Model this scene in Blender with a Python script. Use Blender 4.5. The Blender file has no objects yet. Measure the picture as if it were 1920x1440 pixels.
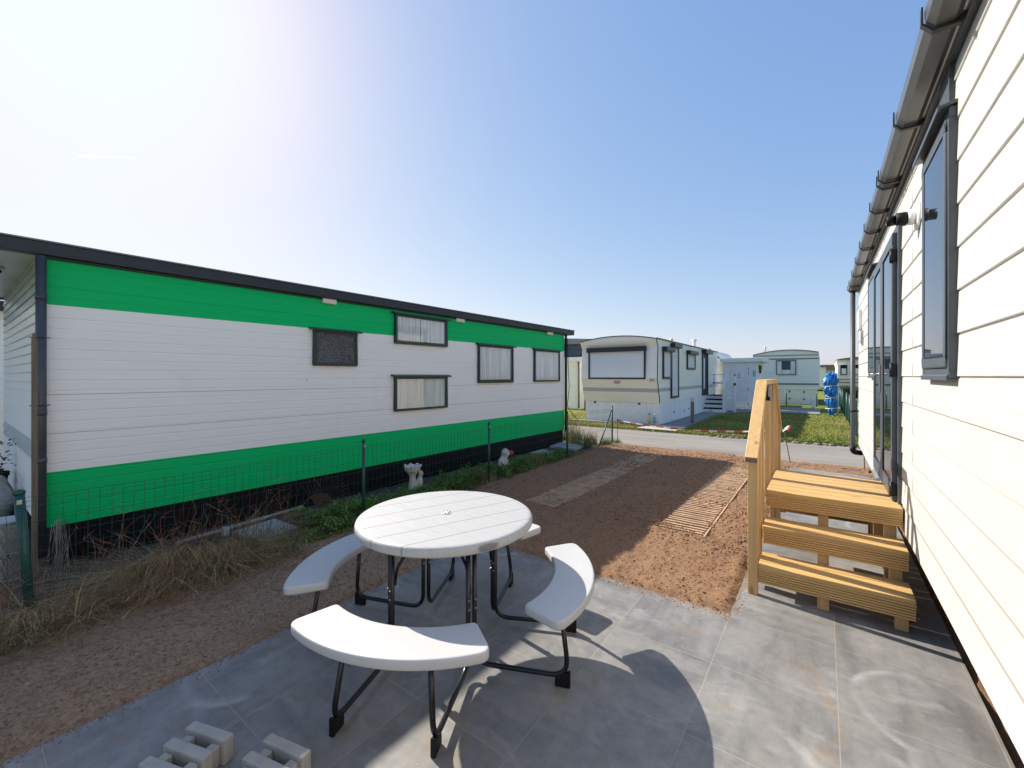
import bpy, bmesh, math, random
import numpy as np
from math import sin, cos, radians as R, pi, sqrt, atan2
from mathutils import Vector, Matrix

random.seed(7)
S = bpy.context.scene
COL = S.collection

# ------------------------------------------------------------------ camera
cam_d = bpy.data.cameras.new("camera")
cam_d.sensor_width = 36.0
cam_d.lens = 36.0 * 791.0 / 1920.0
cam_d.shift_y = -14.5 / 1920.0
cam_d.clip_start = 0.05
cam_d.clip_end = 20000.0
cam = bpy.data.objects.new("camera", cam_d)
cam.location = (0, 0, 1.67)
cam.rotation_euler = (R(90), 0, 0.6355)
COL.objects.link(cam)
S.camera = cam

# ------------------------------------------------------------------ light
SUN_EL = R(36.7)
SUN_DIR = Vector((-0.99 * cos(SUN_EL), 0.143 * cos(SUN_EL), sin(SUN_EL))).normalized()
W = bpy.data.worlds.new("World")
S.world = W
W.use_nodes = True
nt = W.node_tree
nt.nodes.clear()
sky = nt.nodes.new("ShaderNodeTexSky")
sky.sky_type = 'NISHITA'
sky.sun_disc = False
sky.sun_elevation = SUN_EL
sky.sun_rotation = atan2(SUN_DIR.x, SUN_DIR.y)
sky.altitude = 0
sky.air_density = 1.0
sky.dust_density = 0.7
sky.ozone_density = 3.0
bg = nt.nodes.new("ShaderNodeBackground")
bg.inputs['Strength'].default_value = 0.126
wo = nt.nodes.new("ShaderNodeOutputWorld")
# sky reshaped per channel: flatter glow, more fill in shade than clear-air model
sepc = nt.nodes.new("ShaderNodeSeparateColor")
cmbc = nt.nodes.new("ShaderNodeCombineColor")
nt.links.new(sky.outputs[0], sepc.inputs[0])
for ch, (pw_, k_) in enumerate(((0.8, 0.87), (0.6, 1.1), (0.33, 1.92))):
    p_ = nt.nodes.new("ShaderNodeMath")
    p_.operation = 'POWER'
    p_.inputs[1].default_value = pw_
    m_ = nt.nodes.new("ShaderNodeMath")
    m_.operation = 'MULTIPLY'
    m_.inputs[1].default_value = k_
    nt.links.new(sepc.outputs[ch], p_.inputs[0])
    nt.links.new(p_.outputs[0], m_.inputs[0])
    c_ = nt.nodes.new("ShaderNodeMath")
    c_.operation = 'SMOOTH_MIN'
    c_.inputs[1].default_value = (3.55, 3.85, 4.3)[ch]
    c_.inputs[2].default_value = 1.6
    nt.links.new(m_.outputs[0], c_.inputs[0])
    nt.links.new(c_.outputs[0], cmbc.inputs[ch])
nt.links.new(cmbc.outputs[0], bg.inputs['Color'])
nt.links.new(bg.outputs[0], wo.inputs['Surface'])

sun_d = bpy.data.lights.new("sun", 'SUN')
sun_d.energy = 3.85
sun_d.angle = R(0.5)
sun_d.color = (1.0, 0.93, 0.82)
sun = bpy.data.objects.new("sun", sun_d)
sun.rotation_euler = SUN_DIR.to_track_quat('Z', 'Y').to_euler()
sun.location = (-20, 3, 20)
COL.objects.link(sun)

S.view_settings.view_transform = 'Standard'
S.view_settings.look = 'None'
S.view_settings.exposure = 1.07
S.view_settings.gamma = 1.0

# ------------------------------------------------------------------ materials
def mat(name, col, rough=0.6, metal=0.0, noise=0.0, nscale=8.0, stretch=(1, 1, 1), bump=0.0, bscale=60.0,
        bstretch=None, col2=None, spec=0.5, detail=4.0, bdist=0.01):
    m = bpy.data.materials.new(name)
    m.use_nodes = True
    t = m.node_tree
    b = t.nodes['Principled BSDF']
    b.inputs['Base Color'].default_value = (*col, 1)
    b.inputs['Roughness'].default_value = rough
    b.inputs['Metallic'].default_value = metal
    b.inputs['Specular IOR Level'].default_value = spec
    tc = t.nodes.new('ShaderNodeTexCoord')
    if noise > 0 or col2:
        mp = t.nodes.new('ShaderNodeMapping')
        mp.inputs['Scale'].default_value = stretch
        t.links.new(tc.outputs['Object'], mp.inputs[0])
        n = t.nodes.new('ShaderNodeTexNoise')
        n.inputs['Scale'].default_value = nscale
        n.inputs['Detail'].default_value = detail
        t.links.new(mp.outputs[0], n.inputs['Vector'])
        mx = t.nodes.new('ShaderNodeMix')
        mx.data_type = 'RGBA'
        c2 = col2 if col2 else tuple(min(1, c * (1 + noise)) for c in col)
        c1 = col if col2 else tuple(c * (1 - noise) for c in col)
        mx.inputs[6].default_value = (*c1, 1)
        mx.inputs[7].default_value = (*c2, 1)
        rp = t.nodes.new('ShaderNodeMapRange')
        rp.inputs[1].default_value = 0.3
        rp.inputs[2].default_value = 0.7
        t.links.new(n.outputs['Fac'], rp.inputs[0])
        t.links.new(rp.outputs[0], mx.inputs[0])
        t.links.new(mx.outputs[2], b.inputs['Base Color'])
    if bump > 0:
        mp2 = t.nodes.new('ShaderNodeMapping')
        mp2.inputs['Scale'].default_value = bstretch or stretch
        t.links.new(tc.outputs['Object'], mp2.inputs[0])
        n2 = t.nodes.new('ShaderNodeTexNoise')
        n2.inputs['Scale'].default_value = bscale
        n2.inputs['Detail'].default_value = 5
        t.links.new(mp2.outputs[0], n2.inputs['Vector'])
        bp = t.nodes.new('ShaderNodeBump')
        bp.inputs['Strength'].default_value = bump
        bp.inputs['Distance'].default_value = bdist
        t.links.new(n2.outputs['Fac'], bp.inputs['Height'])
        t.links.new(bp.outputs[0], b.inputs['Normal'])
    return m

class NB:
    """small node-graph helper for the richer materials"""
    def __init__(s, name, rough=0.6, spec=0.5):
        s.m = bpy.data.materials.new(name)
        s.m.use_nodes = True
        s.t = s.m.node_tree
        s.b = s.t.nodes['Principled BSDF']
        s.b.inputs['Roughness'].default_value = rough
        s.b.inputs['Specular IOR Level'].default_value = spec
        s.tc = s.t.nodes.new('ShaderNodeTexCoord')
    def put(s, sock, v):
        if isinstance(v, bpy.types.NodeSocket): s.t.links.new(v, sock)
        elif isinstance(v, tuple) and len(v) == 3 and sock.type == 'RGBA': sock.default_value = (*v, 1)
        else: sock.default_value = v
    def co(s, loc=(0, 0, 0), sc=(1, 1, 1), rot=(0, 0, 0)):
        n = s.t.nodes.new('ShaderNodeMapping')
        n.inputs['Location'].default_value = loc
        n.inputs['Scale'].default_value = sc
        n.inputs['Rotation'].default_value = rot
        s.t.links.new(s.tc.outputs['Object'], n.inputs[0])
        return n.outputs[0]
    def noise(s, v, scale, detail=4, rough=0.5, dist=0.0):
        n = s.t.nodes.new('ShaderNodeTexNoise')
        n.inputs['Scale'].default_value = scale
        n.inputs['Detail'].default_value = detail
        n.inputs['Roughness'].default_value = rough
        n.inputs['Distortion'].default_value = dist
        s.put(n.inputs['Vector'], v)
        return n.outputs['Fac']
    def vor(s, v, scale, feature='F1', rnd=1.0):
        n = s.t.nodes.new('ShaderNodeTexVoronoi')
        n.feature = feature
        n.inputs['Scale'].default_value = scale
        n.inputs['Randomness'].default_value = rnd
        s.put(n.inputs['Vector'], v)
        return n
    def rng(s, v, a, b, c=0.0, d=1.0, smooth=False):
        n = s.t.nodes.new('ShaderNodeMapRange')
        if smooth: n.interpolation_type = 'SMOOTHSTEP'
        s.put(n.inputs[0], v)
        for i, x in enumerate((a, b, c, d)): n.inputs[i + 1].default_value = x
        return n.outputs[0]
    def mix(s, f, a, b, blend='MIX'):
        n = s.t.nodes.new('ShaderNodeMix')
        n.data_type = 'RGBA'
        n.blend_type = blend
        s.put(n.inputs[0], f)
        s.put(n.inputs[6], a)
        s.put(n.inputs[7], b)
        return n.outputs[2]
    def math(s, op, a, b=0.0):
        n = s.t.nodes.new('ShaderNodeMath')
        n.operation = op
        s.put(n.inputs[0], a)
        s.put(n.inputs[1], b)
        return n.outputs[0]
    def sep(s, v):
        n = s.t.nodes.new('ShaderNodeSeparateXYZ')
        s.t.links.new(v, n.inputs[0])
        return n.outputs
    def bump(s, h, strength=0.3, dist=0.01):
        n = s.t.nodes.new('ShaderNodeBump')
        n.inputs['Strength'].default_value = strength
        n.inputs['Distance'].default_value = dist
        s.t.links.new(h, n.inputs['Height'])
        s.t.links.new(n.outputs[0], s.b.inputs['Normal'])
    def base(s, v): s.put(s.b.inputs['Base Color'], v)
    def rough(s, v): s.put(s.b.inputs['Roughness'], v)

def mat_patio():
    k = NB('patio_tiles', 0.55)
    v = k.co(loc=(0.5252 + 0.585 * 40, -3.271 + 0.6 * 40, 0))
    br = k.t.nodes.new('ShaderNodeTexBrick')
    br.offset = 0
    br.squash = 1
    k.put(br.inputs['Vector'], v)
    for nm, x in (('Scale', 1.0), ('Mortar Size', 0.0023), ('Mortar Smooth', 0.2), ('Bias', 0.0), ('Brick Width', 0.585), ('Row Height', 0.6)):
        br.inputs[nm].default_value = x
    br.inputs['Color1'].default_value = (0, 0, 0, 1)
    br.inputs['Color2'].default_value = (1, 1, 1, 1)
    rnd = br.outputs['Color']
    w = k.noise(k.co(), 0.9, 3)
    sx = k.noise(k.co(sc=(0.55, 4.5, 1)), 1.6, 5, 0.6, 0.6)
    sy = k.noise(k.co(sc=(4.5, 0.55, 1)), 1.6, 5, 0.6, 0.6)
    st = k.mix(k.rng(rnd, 0.35, 0.65), sx, sy)
    cl = k.noise(k.co(), 1.7, 6, 0.62, 0.4)
    base = k.mix(k.rng(st, 0.3, 0.72), (0.14, 0.136, 0.13), (0.275, 0.265, 0.25))
    base = k.mix(k.rng(cl, 0.42, 0.66, 0, 0.8), base, (0.35, 0.332, 0.31))
    base = k.mix(k.rng(rnd, 0, 1, 0, 0.16), base, (0.1, 0.1, 0.105))
    # wiped dust arcs
    vo = k.vor(k.co(loc=(3.3, 1.7, 0)), 1.15)
    d = vo.outputs['Distance']
    arc = k.math('MULTIPLY', k.rng(d, 0.36, 0.405, 0, 1), k.rng(d, 0.405, 0.43, 1, 0))
    arc = k.math('MULTIPLY', arc, k.rng(k.noise(k.co(), 2.1, 3), 0.46, 0.58, 0, 0.8))
    base = k.mix(arc, base, (0.42, 0.41, 0.4))
    disc = k.math('MULTIPLY', k.rng(d, 0.30, 0.40, 0.45, 0), k.rng(k.noise(k.co(loc=(9, 4, 0)), 1.3, 3), 0.45, 0.6))
    base = k.mix(disc, base, (0.3, 0.295, 0.29))
    # dust smears, speckle, brown soil stains
    sm = k.rng(k.noise(k.co(loc=(2, 5, 0), sc=(1, 1.8, 1), rot=(0, 0, 0.6)), 2.6, 7, 0.62, 1.2), 0.57, 0.73, 0, 0.6)
    base = k.mix(sm, base, (0.42, 0.41, 0.4))
    br2 = k.rng(k.noise(k.co(loc=(7, 1, 0), rot=(0, 0, 0.3), sc=(1.6, 1, 1)), 1.9, 7, 0.65, 1.5), 0.57, 0.7, 0, 0.68)
    base = k.mix(br2, base, (0.27, 0.2, 0.135))
    spk = k.rng(k.vor(k.co(), 26).outputs['Distance'], 0.05, 0.09, 1, 0)
    spk = k.math('MULTIPLY', spk, k.rng(k.noise(k.co(), 3.1, 2), 0.47, 0.55, 0, 0.85))
    base = k.mix(spk, base, (0.45, 0.44, 0.43))
    mot = k.noise(k.co(), 13, 8, 0.72, 0.5)
    base = k.mix(k.rng(mot, 0.3, 0.5, 0.34, 0), base, (0.085, 0.084, 0.082))
    base = k.mix(k.rng(mot, 0.52, 0.72, 0, 0.26), base, (0.38, 0.37, 0.355))
    fine = k.noise(k.co(), 240, 3, 0.7)
    base = k.mix(k.rng(fine, 0.25, 0.75, 0, 0.35), base, (0.06, 0.06, 0.062))
    grout = k.mix(k.noise(k.co(), 7, 3), (0.38, 0.335, 0.275), (0.22, 0.195, 0.165))
    col = k.mix(br.outputs['Fac'], base, grout)
    k.base(col)
    k.rough(k.rng(cl, 0.3, 0.7, 0.42, 0.66))
    h = k.math('SUBTRACT', k.math('MULTIPLY', fine, 0.05), br.outputs['Fac'])
    k.bump(h, 0.35, 0.004)
    return k.m

def mat_soil():
    k = NB('soil', 0.95, 0.2)
    a = k.noise(k.co(), 1.3, 6, 0.6)
    b = k.noise(k.co(), 45, 6, 0.75)
    c = k.noise(k.co(), 170, 4, 0.7)
    col = k.mix(k.rng(b, 0.3, 0.7), (0.185, 0.1, 0.055), (0.36, 0.212, 0.121))
    col = k.mix(k.rng(c, 0.35, 0.75, 0, 0.5), col, (0.44, 0.27, 0.16))
    col = k.mix(k.rng(a, 0.35, 0.65, 0, 0.35), col, (0.2, 0.115, 0.068))
    xyz = k.sep(k.co())
    wob = k.rng(k.noise(k.co(), 1.1, 4), 0.3, 0.7, -0.5, 0.5)
    gx = k.rng(k.math('ADD', xyz[0], wob), -2.9, -2.3, 1, 0)
    gy = k.rng(k.math('ADD', xyz[1], wob), 2.6, 4.0, 1, 0)
    grey = k.mix(k.rng(b, 0.3, 0.7), (0.23, 0.14, 0.08), (0.56, 0.375, 0.235))
    col = k.mix(k.math('MULTIPLY', k.math('MULTIPLY', gx, gy), 0.85), col, grey)
    k.base(col)
    h = k.math('ADD', b, k.math('MULTIPLY', c, 0.6))
    k.bump(h, 0.9, 0.015)
    return k.m

def mat_road():
    k = NB('road_asphalt', 0.9, 0.25)
    a = k.noise(k.co(sc=(0.25, 1.6, 1)), 1.2, 6, 0.6)
    b = k.noise(k.co(), 90, 4, 0.7)
    s = k.noise(k.co(), 0.7, 6, 0.6)
    col = k.mix(k.rng(a, 0.3, 0.7), (0.22, 0.2, 0.178), (0.33, 0.3, 0.262))
    col = k.mix(k.rng(s, 0.45, 0.65, 0, 0.5), col, (0.34, 0.31, 0.27))
    col = k.mix(k.rng(b, 0.3, 0.7, 0, 0.35), col, (0.12, 0.115, 0.11))
    # soil trodden over the near edge
    y = k.sep(k.co())[1]
    e = k.math('ADD', k.rng(y, 9.4, 10.7, 1, 0), k.rng(k.noise(k.co(sc=(0.5, 1, 1)), 2.0, 6, 0.65), 0.3, 0.7, -0.5, 0.35))
    col = k.mix(k.rng(e, 0.2, 0.8, 0, 0.75), col, (0.33, 0.23, 0.15))
    k.base(col)
    k.bump(b, 0.4, 0.006)
    return k.m

def mat_grass_ground():
    k = NB('lawn_ground', 0.9, 0.15)
    a = k.noise(k.co(), 0.5, 6, 0.65)
    b = k.noise(k.co(), 14, 5, 0.7)
    col = k.mix(k.rng(b, 0.3, 0.7), (0.075, 0.11, 0.012), (0.2, 0.23, 0.03))
    col = k.mix(k.rng(a, 0.45, 0.66, 0, 0.8), col, (0.27, 0.235, 0.08))
    k.base(col)
    k.bump(b, 0.6, 0.03)
    return k.m

def mat_siding():
    k = NB('white_woodgrain_siding', 0.5, 0.4)
    g = k.noise(k.co(sc=(6, 1.3, 34)), 3.0, 6, 0.6, 1.2)
    f = k.noise(k.co(sc=(30, 3, 120)), 2.0, 4, 0.6)
    d = k.noise(k.co(), 1.2, 5, 0.6)
    col = k.mix(k.rng(d, 0.35, 0.7), (0.55, 0.538, 0.512), (0.5, 0.487, 0.46))
    col = k.mix(k.rng(g, 0.52, 0.72, 0, 0.35), col, (0.38, 0.365, 0.34))
    k.base(col)
    k.bump(k.math('ADD', g, k.math('MULTIPLY', f, 0.4)), 0.22, 0.006)
    return k.m

def mat_wood(name, c1, c2, c3, knots=True, axis=1, rough=0.62):
    k = NB(name, rough, 0.35)
    sc = [28, 28, 28]
    sc[axis] = 1.6
    oi = k.t.nodes.new('ShaderNodeObjectInfo')
    mp = k.t.nodes.new('ShaderNodeVectorMath')
    mp.operation = 'MULTIPLY_ADD'
    k.t.links.new(oi.outputs['Random'], mp.inputs[0])
    mp.inputs[1].default_value = (37.0, 61.0, 23.0)
    k.t.links.new(k.co(sc=tuple(sc)), mp.inputs[2])
    g = k.noise(mp.outputs[0], 1.0, 5, 0.6, 0.8)
    g2 = k.noise(mp.outputs[0], 3.5, 4, 0.6)
    col = k.mix(k.rng(g, 0.3, 0.7), c1, c2)
    col = k.mix(k.rng(g2, 0.55, 0.8, 0, 0.5), col, c3)
    if knots:
        vs = [7, 7, 7]
        vs[axis] = 2.5
        v = k.vor(k.co(sc=tuple(vs)), 1.3).outputs['Distance']
        col = k.mix(k.rng(v, 0.07, 0.16, 0.85, 0), col, (c3[0] * 0.45, c3[1] * 0.38, c3[2] * 0.33))
    b = k.mix(k.rng(oi.outputs['Random'], 0, 1, 0, 0.3), col, c3)
    k.base(b)
    k.bump(g2, 0.15, 0.004)
    return k.m

def mat_deck():
    """reddish yellow decking board"""
    return mat_wood('decking_board', (0.63, 0.40, 0.155), (0.46, 0.275, 0.098), (0.56, 0.37, 0.185), True, 0)

def mat_tabletop():
    k = NB('tabletop_plastic', 0.5, 0.4)
    x = k.sep(k.co(rot=(0, 0, R(-69.0))))
    y = x[1]
    f = k.math('ABSOLUTE', k.math('SUBTRACT', k.math('FRACT', k.math('ADD', k.math('DIVIDE', y, 0.182), 0.5)), 0.5))
    groove = k.rng(f, 0.008, 0.022, 1, 0)
    g = k.noise(k.co(rot=(0, 0, R(-69.0)), sc=(2, 40, 2)), 2.0, 5, 0.65, 0.5)
    d = k.noise(k.co(), 6, 6, 0.7)
    col = k.mix(k.rng(g, 0.35, 0.7), (0.47, 0.463, 0.45), (0.4, 0.394, 0.385))
    col = k.mix(k.rng(d, 0.55, 0.75, 0, 0.35), col, (0.35, 0.34, 0.325))
    col = k.mix(k.math('MULTIPLY', groove, 0.85), col, (0.16, 0.155, 0.15))
    k.base(col)
    k.bump(k.math('SUBTRACT', k.math('MULTIPLY', g, 0.25), groove), 0.5, 0.003)
    return k.m

def mat_glass(name='window_glass'):
    m = bpy.data.materials.new(name)
    m.use_nodes = True
    t = m.node_tree
    t.nodes.clear()
    o = t.nodes.new('ShaderNodeOutputMaterial')
    a = t.nodes.new('ShaderNodeBsdfTransparent')
    a.inputs[0].default_value = (0.97, 0.98, 0.97, 1)
    b = t.nodes.new('ShaderNodeBsdfGlossy')
    b.inputs['Roughness'].default_value = 0.02
    fc = t.nodes.new('ShaderNodeLayerWeight')
    fc.inputs['Blend'].default_value = 0.5
    pw = t.nodes.new('ShaderNodeMath')
    pw.operation = 'POWER'
    t.links.new(fc.outputs['Facing'], pw.inputs[0])
    pw.inputs[1].default_value = 4.5
    lw = t.nodes.new('ShaderNodeMath')
    lw.operation = 'MULTIPLY_ADD'
    t.links.new(pw.outputs[0], lw.inputs[0])
    lw.inputs[1].default_value = 0.7
    lw.inputs[2].default_value = 0.05
    mx = t.nodes.new('ShaderNodeMixShader')
    t.links.new(lw.outputs[0], mx.inputs[0])
    t.links.new(a.outputs[0], mx.inputs[1])
    t.links.new(b.outputs[0], mx.inputs[2])
    t.links.new(mx.outputs[0], o.inputs['Surface'])
    return m

def mat_frosted():
    k = NB('frosted_glass', 0.12, 0.8)
    v = k.vor(k.co(sc=(1, 1, 0.6)), 75)
    n = k.noise(k.co(sc=(1, 1, 0.6)), 105, 3, 0.6, 0.8)
    k.base(k.mix(k.rng(n, 0.38, 0.66), (0.05, 0.05, 0.05), (0.3, 0.295, 0.285)))
    k.bump(k.math('ADD', v.outputs['Distance'], n), 1.0, 0.02)
    return k.m

def mat_attr(name, rough=0.7, trans=0.0, spec=0.3):
    """colour taken from the mesh's own per-piece colour attribute (each blade / leaf has its own colour)"""
    m = bpy.data.materials.new(name)
    m.use_nodes = True
    t = m.node_tree
    b = t.nodes['Principled BSDF']
    b.inputs['Roughness'].default_value = rough
    b.inputs['Specular IOR Level'].default_value = spec
    a = t.nodes.new('ShaderNodeAttribute')
    a.attribute_name = 'piece_colour'
    t.links.new(a.outputs['Color'], b.inputs['Base Color'])
    if trans > 0:
        o = t.nodes['Material Output']
        tr = t.nodes.new('ShaderNodeBsdfTranslucent')
        t.links.new(a.outputs['Color'], tr.inputs[0])
        mx = t.nodes.new('ShaderNodeMixShader')
        mx.inputs[0].default_value = trans
        t.links.new(b.outputs[0], mx.inputs[1])
        t.links.new(tr.outputs[0], mx.inputs[2])
        t.links.new(mx.outputs[0], o.inputs['Surface'])
    return m

M = {}
M['patio'] = mat_patio()
M['soil'] = mat_soil()
M['road'] = mat_road()
M['lawn'] = mat_grass_ground()
M['siding'] = mat_siding()
M['deck'] = mat_deck()
M['pine'] = mat_wood('pine_timber', (0.66, 0.43, 0.19), (0.52, 0.31, 0.12), (0.58, 0.36, 0.17), True, 2)
M['rail'] = mat_wood('pine_rail', (0.68, 0.46, 0.22), (0.55, 0.34, 0.14), (0.6, 0.38, 0.19), True, 1)
M['endgrain'] = mat('sawn_end_grain', (0.19, 0.12, 0.065), 0.8, noise=0.25, nscale=60)
M['oldwood'] = mat_wood('weathered_wood', (0.24, 0.19, 0.135), (0.14, 0.105, 0.075), (0.3, 0.25, 0.19), False, 2, 0.85)
M['tabletop'] = mat_tabletop()
M['plastic'] = mat('white_plastic', (0.49, 0.484, 0.474), 0.45, bump=0.12, bscale=30, bstretch=(3, 3, 1), bdist=0.003, noise=0.03, nscale=5)
M['blacktube'] = mat('black_steel_tube', (0.006, 0.006, 0.007), 0.3, spec=0.5, noise=0.2, nscale=20)
M['blackplastic'] = mat('black_plastic', (0.006, 0.006, 0.007), 0.55, spec=0.3)
M['bolt'] = mat('zinc_bolt', (0.5, 0.5, 0.5), 0.3, 1.0)
M['anthracite'] = mat('anthracite_frame', (0.068, 0.078, 0.092), 0.38, spec=0.5, noise=0.08, nscale=14)
M['gasket'] = mat('black_gasket', (0.005, 0.005, 0.006), 0.5, spec=0.3)
M['gutter'] = mat('grey_gutter', (0.088, 0.085, 0.082), 0.3, noise=0.16, nscale=5, stretch=(2, 1, 2))
M['bracket'] = mat('gutter_bracket', (0.028, 0.028, 0.03), 0.45)
M['darkglass'] = mat('dark_glass', (0.012, 0.015, 0.02), 0.015, spec=0.5)
M['darkglass'].node_tree.nodes['Principled BSDF'].inputs['IOR'].default_value = 2.4
M['chrome'] = mat('chrome', (0.75, 0.75, 0.76), 0.15, 1.0)
M['steel'] = mat('galvanised_steel', (0.42, 0.42, 0.42), 0.4, 0.9, noise=0.15, nscale=30)
M['white'] = mat('white_paint', (0.82, 0.81, 0.8), 0.5, noise=0.04, nscale=4)
M['whitetrim'] = mat('cream_vent_plastic', (0.74, 0.66, 0.54), 0.5)
M['roofgrey'] = mat('roof_sheet', (0.18, 0.185, 0.19), 0.6, noise=0.1, nscale=3)
M['chassis'] = mat('chassis_dark', (0.01, 0.009, 0.008), 0.8, spec=0.2, noise=0.3, nscale=6)
M['green'] = mat('green_cladding_paint', (0.0, 0.56, 0.15), 0.45, spec=0.1, noise=0.07, nscale=2.2, stretch=(1, 0.3, 3), bump=0.06, bscale=40, bstretch=(1, 0.15, 3), bdist=0.003)
def mat_clad(name, c, dirt, rough, spec):
    k = NB(name, rough, spec)
    v = k.co()
    st = k.noise(k.co(sc=(1, 9, 0.35)), 1.3, 5, 0.6)
    cl = k.noise(k.co(sc=(1, 0.5, 1.4)), 1.6, 6, 0.6, 0.5)
    fade = k.noise(k.co(sc=(1, 0.25, 5)), 1.0, 4)
    col = k.mix(k.rng(fade, 0.3, 0.7, 0, 0.1), c, tuple(min(1, x * 0.8 + 0.03) for x in c))
    col = k.mix(k.rng(st, 0.56, 0.8, 0, 0.1), col, dirt)
    col = k.mix(k.rng(cl, 0.55, 0.8, 0, 0.16), col, dirt)
    spot = k.rng(k.vor(k.co(), 2.1).outputs['Distance'], 0.03, 0.075, 0.4, 0, True)
    col = k.mix(k.math('MULTIPLY', spot, k.rng(cl, 0.45, 0.55)), col, tuple(x * 0.55 for x in dirt))
    k.base(col)
    k.bump(k.noise(k.co(sc=(1, 0.12, 2.5)), 4.0, 4), 0.12, 0.01)
    return k.m
M['cladwhite_old'] = mat('white_cladding_paint', (0.9, 0.855, 0.79), 0.4, noise=0.035, nscale=2.2, stretch=(1, 0.25, 4), bump=0.06, bscale=40, bstretch=(1, 0.15, 3), bdist=0.003)
M['cladwhite'] = mat_clad('weathered_white_cladding', (0.93, 0.885, 0.815), (0.62, 0.56, 0.48), 0.42, 0.4)
M['green'] = mat_clad('weathered_green_cladding', (0.0, 0.52, 0.14), (0.03, 0.36, 0.12), 0.45, 0.12)
M['cladgrey'] = mat('pale_grey_green_cladding', (0.42, 0.47, 0.46), 0.35, noise=0.12, nscale=2.5, stretch=(1, 1, 4))
M['skirtblack'] = mat('black_skirting', (0.005, 0.005, 0.007), 0.5, spec=0.2, noise=0.35, nscale=7, stretch=(1, 6, 0.6))
M['fascia'] = mat('black_fascia', (0.018, 0.018, 0.023), 0.45, noise=0.3, nscale=9, stretch=(1, 0.5, 1))
M['greenframe'] = mat('dark_green_frame', (0.012, 0.035, 0.03), 0.4)
M['curtain'] = mat('net_curtain', (0.6, 0.6, 0.61), 0.85, col2=(0.93, 0.92, 0.9), nscale=9, stretch=(1, 2.6, 0.1), detail=2)  # pale and dark stripes stand in for gathered net and fold shading
M['curtainb'] = mat('beige_curtain', (0.7, 0.62, 0.53), 0.85, col2=(0.9, 0.83, 0.75), nscale=7, stretch=(1, 2.4, 0.1), detail=2)  # fold shading striped into the colour as well
M['glass'] = mat_glass()
M['frosted'] = mat_frosted()
M['pipegrey'] = mat('grey_drainpipe', (0.06, 0.062, 0.07), 0.45, noise=0.15, nscale=8)
M['fencegreen'] = mat('green_fence_coating', (0.012, 0.075, 0.055), 0.42, noise=0.12, nscale=20)
M['concrete'] = mat('concrete', (0.33, 0.325, 0.315), 0.9, noise=0.18, nscale=30, bump=0.5, bscale=160, bdist=0.006, col2=(0.4, 0.39, 0.37))
M['paver'] = mat('concrete_paver', (0.31, 0.3, 0.285), 0.92, noise=0.2, nscale=9, bump=0.7, bscale=130, bdist=0.006, col2=(0.42, 0.385, 0.33))
M['aggregate'] = mat('exposed_aggregate', (0.2, 0.2, 0.2), 0.9, col2=(0.52, 0.51, 0.5), nscale=75, bump=0.5, bscale=75)
M['rail_dirty'] = mat('dusty_concrete_bar', (0.36, 0.225, 0.13), 0.92, col2=(0.56, 0.39, 0.245), nscale=7, bump=0.5, bscale=120)
M['statue'] = mat('weathered_white_statue', (0.5, 0.45, 0.38), 0.85, col2=(0.68, 0.64, 0.57), nscale=16, bump=0.4, bscale=60)
M['red'] = mat('red_paint', (0.4, 0.03, 0.025), 0.5, noise=0.3, nscale=30)
M['cream'] = mat('cream_cladding', (0.89, 0.825, 0.675), 0.5, noise=0.04, nscale=2, stretch=(1, 1, 6))
M['offwhite'] = mat('offwhite_cladding', (0.88, 0.85, 0.76), 0.5, noise=0.04, nscale=2, stretch=(1, 1, 6))
M['stripegrey'] = mat('grey_stripe', (0.45, 0.44, 0.43), 0.5)
M['shutter'] = mat('white_roller_shutter', (0.82, 0.83, 0.85), 0.45)
M['shutterframe'] = mat('black_shutter_frame', (0.022, 0.02, 0.022), 0.4)
M['skirtwhite'] = mat('white_board_skirting', (0.88, 0.87, 0.85), 0.55, noise=0.05, nscale=6)
M['palecaravan'] = mat('pale_green_white_cladding', (0.82, 0.85, 0.78), 0.5, noise=0.04, nscale=2, stretch=(1, 1, 6))
M['shed'] = mat('white_shed_boards', (0.82, 0.81, 0.8), 0.55, noise=0.05, nscale=5)
M['darkgreyclad'] = mat('dark_grey_cladding', (0.05, 0.065, 0.085), 0.6, noise=0.1, nscale=3)
M['beigestripe'] = mat('taupe_stripe', (0.25, 0.22, 0.18), 0.5)
M['bluetarp'] = mat('blue_tarpaulin', (0.012, 0.2, 0.55), 0.3, spec=0.6, noise=0.3, nscale=9, bump=0.8, bscale=14, bdist=0.05)
M['string'] = mat('white_string', (0.8, 0.8, 0.78), 0.7)
M['tape_red'] = mat('red_barrier_tape', (0.62, 0.13, 0.06), 0.4)
M['tape_white'] = mat('white_barrier_tape', (0.78, 0.74, 0.7), 0.4)
M['rust'] = mat('rusty_rod', (0.1, 0.055, 0.035), 0.8, noise=0.3, nscale=30)
M['teal'] = mat('teal_plaque', (0.1, 0.42, 0.42), 0.5)
M['grate'] = mat('grey_slab', (0.24, 0.235, 0.225), 0.9, noise=0.15, nscale=6)
M['paleslab'] = mat('pale_concrete_apron', (0.5, 0.43, 0.36), 0.9, noise=0.12, nscale=5)
M['bed'] = mat('dark_bed_soil', (0.055, 0.045, 0.03), 0.95, col2=(0.12, 0.095, 0.06), nscale=18, bump=0.9, bscale=50, bdist=0.03)
M['bucket'] = mat('white_bucket', (0.62, 0.62, 0.6), 0.45, noise=0.15, nscale=8)
M['sack'] = mat('grey_sack', (0.32, 0.34, 0.34), 0.6, noise=0.25, nscale=7)
M['leaf'] = mat_attr('leaf', 0.55, 0.25)
M['blade'] = mat_attr('blade', 0.75, 0.2)
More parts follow.
